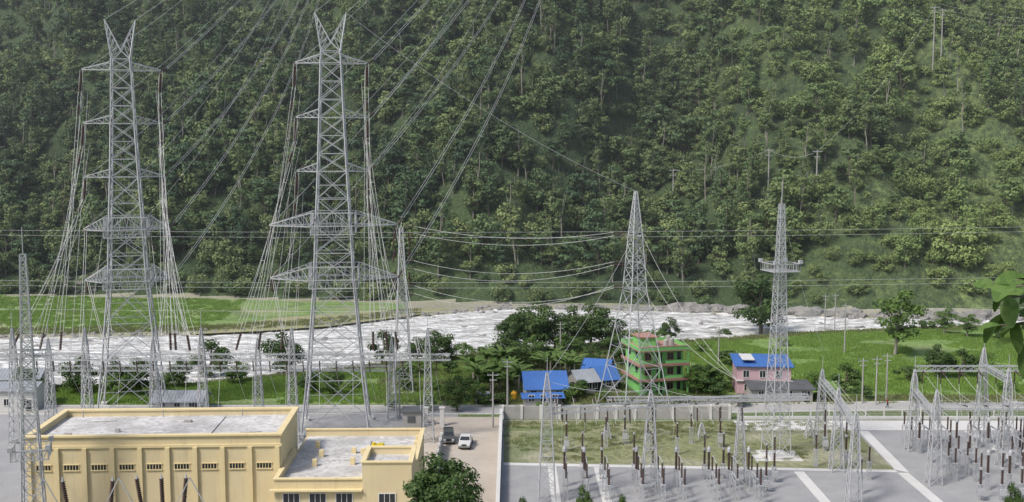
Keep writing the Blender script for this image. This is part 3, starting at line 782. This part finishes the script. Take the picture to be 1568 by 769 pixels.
for k in range(9):
    x = 6.5+k*2.9; yb = 139
    insl((x, yb, bz-.5), (x+.05, yb, bz-2.4), .12); cat((x, yb, bz-2.4), (x, 141, 5.6), .1, 6, fine); cat((x, yb+.3, bz), (x+R.uniform(-.5, .5), 165, 6.5), 1.6, 12, fine)
    insl((x, yb+.6, bz-.1), (x, yb+2.4, bz-.6), .12); insl((x+.2, 165, 6.2), (x+.2, 163.6, 5.9), .12)
    cat((x, 165, 6.1), (x+.3, 160, 3.4), .3, 6, fine)
for k in range(10):
    x = 60+k*2.7
    insl((x, 158, 12), (x, 156.2, 11.5), .12); cat((x, 156.2, 11.5), (x, 143.8, 10.4), .9, 10, fine); insl((x, 143.8, 10.4), (x, 142, 10.5), .12)
    cat((x, 150, 10.2), (x+.4, 152, 6.4), .2, 5, fine); cat((x, 142, 10.4), (x, 139.5, 5.8), .2, 5, fine); insl((x, 158, 11.9), (x, 158, 10), .12); cat((x, 158, 10), (x, 156.5, 5.6), .2, 5, fine)
for k in range(6):
    x = 47-k*.6; cat((x+1, 160, 10), (x, 133, 10), 1, 10, fine)
cat((c[0][0], 135, 15.5), (c[1][0], ry, 13.5), .8, 10, fine)
cat((c[1][0], ry, 14), (c[2][0], ry+3, 12), .8, 10, fine); cat((c[0][0], 135, 16), (pt.x, pt.y, 30), 1, 10, fine); cat((pm.x, pm.y, 36), (c[4][0], 160, 15), 1.5, 12, fine)
wires_obj('overhead_conductors', wires, .034); wires_obj('overhead_wires', fine, .026); wires_obj('overhead_span', spans, .034)
insul.build('insulator_strings', ['ins'])
# boundary walls
m = MB(); m.box(-1.9, -1.6, 101, 176, 0, 1.7); m.mi = 1; m.box(-2.0, -1.5, 101, 176.2, 1.7, 1.85)
m.build('boundary_wall', ['wallconc', 'conc'])
m = MB(); m.box(-1.5, 36, 176.6, 176.9, 0, 2.1)
m.mi = 1
for i in range(13): x = -1.5+i*3.1; m.box(x-.2, x+.2, 176.45, 177.05, 0, 2.3)
m.build('boundary_wall', ['wallconc', 'conc'])
m = MB()
for i in range(38):
    x = 37+i*3; m.mi = 1; m.box(x-.08, x+.08, 176.5, 176.66, 0, 2.0)
    m.mi = 0
    for z in (.5, .9, 1.3, 1.7): m.beam((x, 176.58, z), (x+3, 176.58, z), .03)
m.mi = 1; m.box(37, 150, 176.4, 176.8, 0, .5)
m.build('wire_fence', ['steel', 'conc'])
m = MB(); m.box(-10.6, -10.35, 118, 160, 0, 2.0); m.mi = 1
for i in range(15): y = 118+i*3; m.box(-10.7, -10.25, y-.18, y+.18, 0, 2.2)
m.build('boundary_wall', ['wallconc', 'conc'])
m = MB()
for x in (-13.8, -11.2): m.box(x-.35, x+.35, 172, 172.7, 0, 2.9); m.box(x-.45, x+.45, 171.9, 172.8, 2.9, 3.05)
m.mi = 1; m.box(-17.4, -14.4, 171, 174, 0, 2.5); m.mi = 2; m.box(-17.7, -14.1, 170.7, 174.3, 2.5, 2.7); m.box(-16.6, -15.4, 170.9, 171.02, .9, 1.9)
m.build('guard_hut', ['conc', 'wallconc', 'darkroof'])

# ------------------------------------------------------------------ yellow hall
ha = empty('control_building', (-56.4, 124.5, 0), math.radians(2.5))
W, Dp, H = 29.3, 13.0, 11.05
m = MB(); m.box(0, W, 0, Dp, 0, H-.7); m.box(0, W, 0, .35, H-.7, H); m.box(0, W, Dp-.35, Dp, H-.7, H); m.box(0, .35, .35, Dp-.35, H-.7, H); m.box(W-.35, W, .35, Dp-.35, H-.7, H)
m.build('walls', ['yellow'], ha)
m = MB(); m.box(-.22, W+.22, -.22, .5, H, H+.2); m.box(-.22, W+.22, Dp-.5, Dp+.22, H, H+.2); m.box(-.22, .5, .5, Dp-.5, H, H+.2); m.box(W-.5, W+.22, .5, Dp-.5, H, H+.2)
m.box(-.18, W+.18, -.18, -.003, H-1.3, H-1.0)
pil = [.35+i*(W-.7)/9 for i in range(10)]
for x in pil: m.box(x-.25, x+.25, -.32, -.002, 0, H-1.3)
m.build('cornice_and_pilasters', ['yellow2'], ha)
m = MB(); m.face([(.36, .36, H-.69), (W-.36, .36, H-.69), (W-.36, Dp-.36, H-.69), (.36, Dp-.36, H-.69)]); m.box(1.2, 20.5, 1.4, Dp-1.4, H-.69, H-.55); m.box(21.3, W-1, 1.4, Dp-1.4, H-.69, H-.55)
m.build('roof', ['roofconc'], ha)
m = MB()
wz = 7.15
for a, b in zip(pil[:-1], pil[1:]):
    cx = (a+b)/2; m.mi = 0; m.box(cx-.85, cx+.85, -.03, -.004, wz, wz+.6); m.mi = 1
    for k in range(6): xx = cx-.85+k*.34; m.box(xx-.03, xx+.03, -.07, -.031, wz, wz+.6)
    m.box(cx-.95, cx+.95, -.12, -.004, wz+.61, wz+.71); m.box(cx-.95, cx+.95, -.14, -.004, wz-.12, wz-.01)
m.build('windows', ['glass', 'yellow2'], ha)
m = MB(); m.box(9, 9.5, 4, 4.4, H-.54, H-.1); m.box(16, 16.9, 8.5, 9.1, H-.54, H-.3); m.tube([(24, 3, H-.5), (26.5, 3.6, H-.5)], .06, 6); m.tube([(4, 9, H-.5), (7.5, 9.6, H-.5)], .05, 6); m.box(3.2, 4.0, 3.1, 3.6, H-.54, H-.38)
for x in (2.5, 12.5, 22.5): m.tube([(x, Dp-.9, H-.69), (x, Dp-.9, H+.2)], .07, 6)
m.build('roof_clutter', ['wallconc'], ha)
an = empty('annex_building', (-27.0, 121.5, 0), math.radians(1))
W2, D2, H2 = 15.6, 22, 7.0
m = MB(); m.box(0, W2, 0, D2, 0, H2-.8)
for q in ((0, W2, 0, .3), (0, W2, D2-.3, D2), (0, .3, .3, 12.5), (W2-.3, W2, .3, D2-.3)): m.box(*q, H2-.8, H2)
m.box(10, 15.61, -.25, 6.2, 0, 8.2); m.box(10, 15.61, -.25, .05, 8.2, 9.0); m.box(10, 15.61, 5.9, 6.2, 8.2, 9.0); m.box(10, 10.3, .05, 5.9, 8.2, 9.0); m.box(15.31, 15.61, .05, 5.9, 8.2, 9.0)
m.build('walls', ['yellow'], an)
m = MB()
for q in ((-.15, 9.95, -.15, .4), (-.15, W2+.15, D2-.4, D2+.15), (-.15, .4, .4, 12.4), (W2-.4, W2+.15, 6.4, D2-.4)): m.box(*q, H2, H2+.16)
for q in ((9.85, 15.76, -.4, .15), (9.85, 15.76, 5.8, 6.35), (9.85, 10.4, .15, 5.8), (15.2, 15.76, .15, 5.8)): m.box(*q, 9.0, 9.16)
m.box(-.5, 9.98, -.6, -.003, 5.75, 5.95)
for i in range(5): m.box(W2-.9, W2-.42, 8+i*2.7, 8.6+i*2.7, H2-.79, H2-.1)
m.build('cornice', ['yellow2'], an)
m = MB(); m.face([(.31, .31, H2-.79), (W2-.31, .31, H2-.79), (W2-.31, D2-.31, H2-.79), (.31, D2-.31, H2-.79)]); m.face([(10.31, .06, 8.21), (15.3, .06, 8.21), (15.3, 5.89, 8.21), (10.31, 5.89, 8.21)])
m.box(4.5, 9, 10, 19, H2-.79, H2-.65)
m.build('roof', ['roofconc'], an)
m = MB()
for cx in (1.9, 4.9, 7.9, 12.8):
    for z0, z1 in ((4.0, 5.4), (.9, 2.6)):
        o = -.26 if cx > 10 else 0
        m.mi = 0; m.box(cx-.9, cx+.9, o-.03, o-.004, z0, z1); m.mi = 1
        m.box(cx-1, cx-.9, o-.08, o-.004, z0-.1, z1+.1); m.box(cx+.9, cx+1, o-.08, o-.004, z0-.1, z1+.1); m.box(cx-.9, cx+.9, o-.08, o-.004, z1, z1+.1); m.box(cx-.9, cx+.9, o-.08, o-.004, z0-.1, z0)
        for k in (-.3, .3): m.box(cx+k-.03, cx+k+.03, o-.07, o-.031, z0, z1)
m.build('windows', ['glass', 'whiteframe'], an)
m = MB()
for x, y in ((7.4, 13), (8.6, 12.6), (9.4, 11), (3.3, 8), (3.5, 12), (7.8, 8.6), (2.4, 16)): m.box(x-.28, x+.28, y-.28, y+.28, H2-.78, H2+.05)
m.build('column_stubs', ['yellow2'], an)
m = MB(); m.box(-.8, .8, -.55, .55, 0, .85); m.tube([(-.5, 0, .85), (-.5, 0, 1.1)], .25, 10); m.box(.1, .7, -.3, .3, .85, 1.0)
m.build('water_tank', ['tyellow'], None, (-17.0, 136, H2-.78))
ob = empty('small_outbuilding', (-62, 108, 0))
m = MB(); m.box(0, 6.5, 0, 6, 0, 7.4); m.build('walls', ['yellow'], ob)
m = MB(); m.box(-.2, 6.7, -.2, 6.2, 7.401, 7.7); m.build('roof', ['yellow2'], ob)
m = MB(); m.box(2, 4, -.05, -.004, 4, 5.2); m.build('window', ['glass'], ob)

def transformer(x, y, nb):
    e = empty('power_transformer', (x, y, 0), .05)
    m = MB(); m.box(-3, 3, -1.3, 1.3, .5, 4.2); m.box(-3.2, 3.2, -1.5, 1.5, 4.2, 4.4); m.build('tank', ['wallconc'], e)
    m = MB()
    for s in (-1, 1):
        for i in range(12): xx = -2.6+i*.47; m.box(xx-.06, xx+.06, s*1.35 if s > 0 else -2.4, 2.4 if s > 0 else -1.35, 1, 3.9)
    m.build('radiators', ['steel_dark'], e)
    m = MB(); m.tube([(-3.6, .8, 5.6), (-.4, .8, 5.6)], .5, 12); m.beam((-2.8, .8, 4.4), (-2.8, .8, 5.2), .12); m.build('conservator', ['wallconc'], e)
    m = MB()
    for i in range(nb):
        xx = -2+i*4/(nb-1); q = V((xx, -.3, 4.4)); t = V((xx*1.3, -.6, 9.4)); m.mi = 0; m.ribbed(q, t, .26, 8, .25); m.mi = 1; m.tube([t, t+V((0, 0, .5))], [.15, .05], 6)
    m.build('bushings', ['ins', 'steel'], e)
transformer(-37.5, 115, 3); transformer(-45, 114, 2)
m = MB()
for x0 in (-49.5, -34, -41.5):
    m.beam((x0-1.5, 113, 7), (x0, 113, 9.9), .1); m.beam((x0, 113, 9.9), (x0+1.5, 113, 7), .1); m.beam((x0-1.5, 113, 7), (x0-1.5, 113, 0), .14); m.beam((x0+1.5, 113, 7), (x0+1.5, 113, 0), .14); m.beam((x0-1.5, 113, 7), (x0+1.5, 113, 7), .12)
m.build('busbar_support_frame', ['steel'])

# ------------------------------------------------------------------ houses
def win(m, x, z, y, w=1.0, h=1.2, fr=1, gl=0):
    m.mi = gl; m.box(x-w/2, x+w/2, y-.03, y-.005, z, z+h); m.mi = fr
    m.box(x-w/2-.08, x-w/2, y-.07, y-.005, z-.08, z+h+.08); m.box(x+w/2, x+w/2+.08, y-.07, y-.005, z-.08, z+h+.08)
    m.box(x-w/2, x+w/2, y-.07, y-.005, z+h, z+h+.08); m.box(x-w/2, x+w/2, y-.1, y-.005, z-.08, z); m.box(x-.03, x+.03, y-.06, y-.031, z, z+h)
p = G(981, 606); gh = empty('green_house', p, math.radians(14))
m = MB(); m.box(0, 8, 0, 8, 0, 8.1); m.box(1.0, 4.0, 3, 7, 8.3, 9.9)
m.box(-.8, 8.8, -1.3, -1.15, 8.3, 8.9); m.box(-.8, -.65, -1.15, 8.4, 8.3, 8.9); m.box(8.65, 8.8, -1.15, 8.4, 8.3, 8.9); m.box(-.65, 8.65, 8.25, 8.4, 8.3, 8.9)
m.build('walls', ['green'], gh)
m = MB()
for z in (2.7, 5.4, 8.1): m.box(-.8, 8.8, -1.3, 8.4, z+.002, z+.19)
m.box(.7, 4.3, 2.7, 7.3, 9.901, 10.1)
m.box(-.85, 8.85, -1.35, -1.1, 8.903, 9.02)
for z in (2.89, 5.59): m.box(-.8, 8.8, -1.32, -1.22, z, z+.3); m.box(-.82, -.72, -1.2, 8.4, z, z+.3)
m.build('slabs_and_parapet', ['salmon'], gh)
m = MB()
for z in (0, 2.89, 5.59):
    for x in (-.7, 2.9, 8.4): m.box(x, x+.3, -1.2, -.98, z, z+2.5)
for z in (3.19, 5.89): m.box(4.2, 8.4, -1.2, -1.12, z, z+.45)
m.build('balcony_columns', ['green'], gh)
m = MB()
for z in (.2, 3.0, 5.7):
    for x in (1.3, 5.6): win(m, x, z+.7, 0, 1.1, 1.2)
    m.mi = 0; m.box(3.0, 4.0, -.05, -.0035, z, z+2.0); m.box(6.9, 7.6, -.05, -.0035, z+.6, z+2.0)
for z in (3.0, 5.7):
    for y in (2.2, 5.8): m.mi = 0; m.box(-.03, -.004, y-.5, y+.5, z+.8, z+2.0)
m.build('windows', ['glass', 'salmon'], gh)
m = MB()
for x, y in ((5.5, 2), (7, 3), (7.6, 6)): m.tube([(x, y, 8.3), (x, y, 9.5)], .45, 10); m.tube([(x, y, 9.5), (x, y, 9.7)], [.45, .15], 10)
m.mi = 1
for x in (-.5, 3, 5.8, 8.5): m.tube([(x, -1.1, 9.0), (x, -1.1, 9.9)], .05, 5)
m.build('roof_tanks_and_posts', ['wallconc', 'steel_dark'], gh)
def gable(name, px, py, w, d_, h, rh, wall, roof, rz=0, mono=False, nw=3):
    p = G(px, py); e = empty(name, p, rz); m = MB(); m.box(0, w, 0, d_, 0, h)
    if not mono:
        for x in (0, w): m.face([(x, 0, h), (x, d_, h), (x, d_/2, h+rh)])
    m.build('walls', [wall], e); m = MB(); o = .5; t = .08
    n = int(w/.5)
    def slope(a, b):
        (y0, z0), (y1, z1) = a, b
        m.face([(-o, y0, z0), (w+o, y0, z0), (w+o, y1, z1), (-o, y1, z1)]); m.face([(-o, y1, z1-t), (w+o, y1, z1-t), (w+o, y0, z0-t), (-o, y0, z0-t)])
        m.face([(-o, y0, z0-t), (w+o, y0, z0-t), (w+o, y0, z0), (-o, y0, z0)])
        for i in range(n+1): x = -o+.1+i*(w+2*o-.2)/n; m.beam((x, y0, z0+.02), (x, y1, z1+.02), .06)
    if mono: slope((-o, h+.15), (d_+o, h+.15+rh))
    else:
        k = rh/(d_/2); slope((-o, h+.1-o*k), (d_/2, h+.1+rh)); slope((d_+o, h+.1-o*k), (d_/2, h+.1+rh))
    m.build('roof', [roof], e); m = MB()
    for i in range(nw): win(m, w*(i+.6)/(nw+.2), 1.0, 0, .9, 1.1)
    m.mi = 0; m.box(w*.86, w*.86+.9, -.05, -.004, 0, 2.0); m.build('windows', ['glass', 'whiteframe'], e); return e
gable('blue_roof_house', 806, 617, 7.0, 7, 2.6, 2.2, 'whitewall', 'blueroof', .08)
gable('lean_to_shed', 803, 624, 6.5, 1.8, 1.5, .4, 'wallconc', 'blueroof', .08, True)
gable('grey_roof_shed', 888, 605, 3.6, 6, 2.4, 1.5, 'wallconc', 'greyroof', .35)
gable('blue_roof_shed', 917, 601, 3.8, 6, 2.4, 1.7, 'wallconc', 'blueroof', .3)
gable('blue_roof_shed', 893, 587, 4.6, 5, 2.8, 1.5, 'whitewall', 'blueroof', -.3)
gable('grey_roof_house', 235, 632, 8, 5, 2.0, 1.2, 'whitewall', 'greyroof', 0)
gable('white_house', -30, 630, 9, 6, 3.6, .8, 'whitewall', 'greyroof', 0)
gable('grey_roof_house', -20, 606, 9, 6, 3.0, 1.2, 'whitewall', 'greyroof', .1)
e = gable('pink_house', 1128, 606, 9.5, 7, 5.3, .8, 'pink', 'blueroof', -.08, True)
m = MB()
for i in range(3): win(m, 1.6+i*2.9, 3.4, 0, 1.0, 1.2)
m.mi = 1; m.box(-.3, 9.8, -.4, -.08, 2.75, 2.9); m.box(1, 3.2, 1, 6.5, 6.3, 6.45)
m.build('upper_windows', ['glass', 'whiteframe'], e)
gable('dark_roof_shed', 1152, 617, 10.5, 5, 2.3, .5, 'wallconc', 'darkroof', 0, True, 4)
m = MB(); m.tube([(0, 0, 0), (0, 0, 1.2), (0, 0, 1.45), (0, 0, 1.5)], [.55, .55, .35, .1], 14); m.tube([(0, 0, 1.5), (0, 0, 1.6)], .15, 10)
m.build('water_tank', ['orange'], None, G(787, 612))

# ------------------------------------------------------------------ vehicles
def vehicle(name, loc, rz, paint, pickup):
    e = empty(name, loc, rz); m = MB()
    if pickup: prof = [(-2.5, .45), (2.35, .45), (2.5, .7), (2.42, 1.0), (1.3, 1.15), (.75, 1.72), (-.55, 1.74), (-.7, 1.1), (-2.5, 1.08)]
    else: prof = [(-2.1, .45), (2.0, .45), (2.15, .7), (2.05, 1.0), (1.1, 1.12), (.55, 1.75), (-1.85, 1.78), (-2.15, 1.15)]
    n = len(prof)
    L = [V((x, -.86 if z < 1.2 else -.72, z)) for x, z in prof]; Rr = [V((x, .86 if z < 1.2 else .72, z)) for x, z in prof]
    m.face(L); m.face(Rr[::-1])
    for i in range(n): j = (i+1) % n; m.face([L[j], L[i], Rr[i], Rr[j]])
    m.build('body', [paint], e); m = MB()
    a, b = prof[4], prof[5]
    o = V((.02, 0, .012))
    m.face([V((a[0]-.05, -.74, a[1]+.06))+o, V((a[0]-.05, .74, a[1]+.06))+o, V((b[0]+.05, .64, b[1]-.06))+o, V((b[0]+.05, -.64, b[1]-.06))+o])
    x1 = -.5 if pickup else -1.8
    for s in (-1, 1): m.face([(x1, s*.865, 1.16), (.95, s*.865, 1.16), (.55, s*.745, 1.64), (x1+.05, s*.745, 1.64)])
    m.build('windows', ['glass'], e); m = MB()
    for x in (-1.5, 1.5):
        for s in (-1, 1): m.tube([(x, s*.65, .36), (x, s*.92, .36)], .36, 16)
    m.build('wheels', ['rubber'], e); m = MB(); fx = prof[2][0]; m.box(fx-.02, fx+.06, -.8, .8, .45, .65); m.mi = 1; m.box(fx-.06, fx+.03, -.35, .35, .72, .92)
    for s in (-1, 1): m.mi = 2; m.box(fx-.1, fx+.02, s*.62-.16, s*.62+.16, .72, .9)
    m.build('bumper_grille_lights', ['steel_dark', 'rubber', 'whiteframe'], e)
p = G(713, 683); vehicle('pickup_truck', p, math.radians(-93), 'carwhite', True)
p = G(687, 676); vehicle('jeep', p, math.radians(-86), 'cardark', False)
p = G(745, 616); vehicle('parked_car', p, math.radians(5), 'carwhite', False)

# ------------------------------------------------------------------ pedestrian
def person(loc, rz):
    e = empty('pedestrian', loc, rz)
    def skinned(name, verts, edges, rad, mat):
        me = bpy.data.meshes.new(name); me.from_pydata(verts, edges, []); me.materials.append(M[mat])
        o = place(me, name, e); md = o.modifiers.new('s', 'SKIN')
        for i, r in enumerate(rad): me.skin_vertices[0].data[i].radius = (r, r*.85)
        me.skin_vertices[0].data[0].use_root = True
        o.modifiers.new('ss', 'SUBSURF').render_levels = 2; return o
    skinned('legs', [(0, 0, .92), (.09, 0, .86), (.1, -.14, .48), (.1, -.05, .09), (.1, -.2, .04), (-.09, 0, .86), (-.1, .1, .48), (-.1, .3, .12), (-.1, .2, .03)],
            [(0, 1), (1, 2), (2, 3), (3, 4), (0, 5), (5, 6), (6, 7), (7, 8)], [.13, .1, .065, .045, .035, .1, .065, .045, .035], 'trousers')
    skinned('torso', [(0, 0, .98), (0, 0, 1.2), (0, 0, 1.38), (.19, 0, 1.4), (.25, .1, 1.13), (-.19, 0, 1.4), (-.25, -.1, 1.13), (0, 0, 1.47)],
            [(0, 1), (1, 2), (2, 3), (3, 4), (2, 5), (5, 6), (2, 7)], [.13, .135, .12, .06, .045, .06, .045, .055], 'redshirt')
    skinned('head', [(0, 0, 1.46), (0, -.01, 1.54), (0, -.015, 1.62), (0, -.1, 1.6)], [(0, 1), (1, 2), (2, 3)], [.045, .075, .09, .015], 'skin')
    skinned('hair', [(0, .02, 1.63), (0, .03, 1.69)], [(0, 1)], [.098, .07], 'hair')
    for s, a, b in ((1, (.25, .1, 1.13), (.25, -.06, .9)), (-1, (-.25, -.1, 1.13), (-.25, -.28, .93))):
        vs = [a, b, (b[0], b[1]-.02, b[2]-.07)]; ed = [(0, 1), (1, 2)]; rr = [.038, .026, .03]
        for k in range(4): vs += [(b[0], b[1]-.05+k*.02, b[2]-.12), (b[0]-s*.01, b[1]-.055+k*.02, b[2]-.17+abs(k-1.5)*.01)]; ed += [(2, 3+2*k), (3+2*k, 4+2*k)]; rr += [.009, .008]
        vs.append((b[0], b[1]-.07, b[2]-.08)); ed.append((1, len(vs)-1)); rr.append(.01)
        skinned('forearm_and_hand', vs, ed, rr, 'skin')
p = G(1345, 616); person(V((p.x, roadY(p.x)+1.2, .03)), math.radians(70))

# ------------------------------------------------------------------ near branch on the right
def near_branch():
    e = empty('broadleaf_sapling'); rs = random.Random(9); m = MB()
    bx, by = 6.2, 7.2; g = T(bx, by)
    m.tube([(bx, by, g-.3), (bx-.1, by, g+1.5), (bx+.05, by, g+3.2), (bx, by, g+5.5)], [.09, .075, .06, .03], 8)
    ends = []
    for px, py in ((1522, 440), (1532, 498), (1545, 455), (1562, 520), (1550, 430), (1575, 470), (1540, 478), (1560, 495)):
        t = D(px, py, 7.0+rs.uniform(-.3, .3)); s = V((bx, by, t.z-.5)); mid = s.lerp(t, .55)+V((0, 0, .25)); m.tube([s, mid, t], [.025, .016, .006], 5); ends.append((mid, t))
    m.build('branches', ['bark'], e); m = MB()
    for mid, t in ends:
        for i in range(11):
            c = mid.lerp(t, .3+.7*i/10); a = V((rs.uniform(-1, .5), rs.uniform(-.7, .7), rs.uniform(-.7, .3))).normalized()
            L = rs.uniform(.13, .24); w = L*.34; n = V((rs.gauss(0, .4), rs.gauss(-.3, .4), 1)); s = a.cross(n).normalized(); dn = s.cross(a)
            prev = None
            for k in range(7):
                q = k/6; cc = c+a*(L*q)+V((0, 0, -.25*L*q*q)); ww = w*math.sin(math.pi*min(1, q*.92+.04))**.8
                cur = (cc-s*ww+dn*ww*.25, cc, cc+s*ww+dn*ww*.25)
                if prev:
                    for z in (0, 1): m.face([prev[z], prev[z+1], cur[z+1], cur[z]])
                prev = cur
    m.build('leaves', ['leaflight'], e, smooth=True)
near_branch()

# ------------------------------------------------------------------ valley haze (thin scattering air over the river and slope)
hm = bpy.data.materials.new('haze_air'); hm.use_nodes = True; nt = hm.node_tree; nt.nodes.remove(nt.nodes['Principled BSDF'])
vs = nt.nodes.new('ShaderNodeVolumeScatter'); vs.inputs['Color'].default_value = (.88, .94, 1, 1); vs.inputs['Density'].default_value = .00032
nt.links.new(vs.outputs[0], nt.nodes['Material Output'].inputs['Volume'])
M['haze'] = hm
m = MB(); m.box(-900, 900, 192, 1100, -30, 420); m.build('valley_haze', ['haze'])

# ------------------------------------------------------------------ light, camera
el, az = math.radians(50), math.radians(-130)   # azimuth measured from +Y towards +X
sd = V((math.cos(el)*math.sin(az), math.cos(el)*math.cos(az), math.sin(el)))
L = bpy.data.lights.new('sun', 'SUN'); L.energy = 2.9; L.angle = math.radians(10); L.color = (1, .96, .89)
lo = bpy.data.objects.new('sun', L); scene.collection.objects.link(lo); lo.rotation_euler = (-sd).to_track_quat('-Z', 'Y').to_euler()
w = bpy.data.worlds.new('World'); scene.world = w; w.use_nodes = True; nt = w.node_tree
sk = nt.nodes.new('ShaderNodeTexSky'); sk.sky_type = 'NISHITA'; sk.sun_disc = False; sk.sun_elevation = el; sk.sun_rotation = az; sk.dust_density = 3.0
nt.links.new(sk.outputs[0], nt.nodes['Background'].inputs[0]); nt.nodes['Background'].inputs[1].default_value = .15
cam = bpy.data.cameras.new('camera'); co = bpy.data.objects.new('camera', cam); scene.collection.objects.link(co)
co.location = (0, 0, CH); co.rotation_euler = (math.pi/2-PITCH, 0, 0); cam.sensor_width = 36; cam.lens = 36*F/1568; cam.clip_end = 9000; cam.clip_start = .1
scene.camera = co
scene.view_settings.view_transform = 'Standard'; scene.view_settings.look = 'None'; scene.view_settings.exposure = 0
print('instances', len(big), len(tall), len(bush))
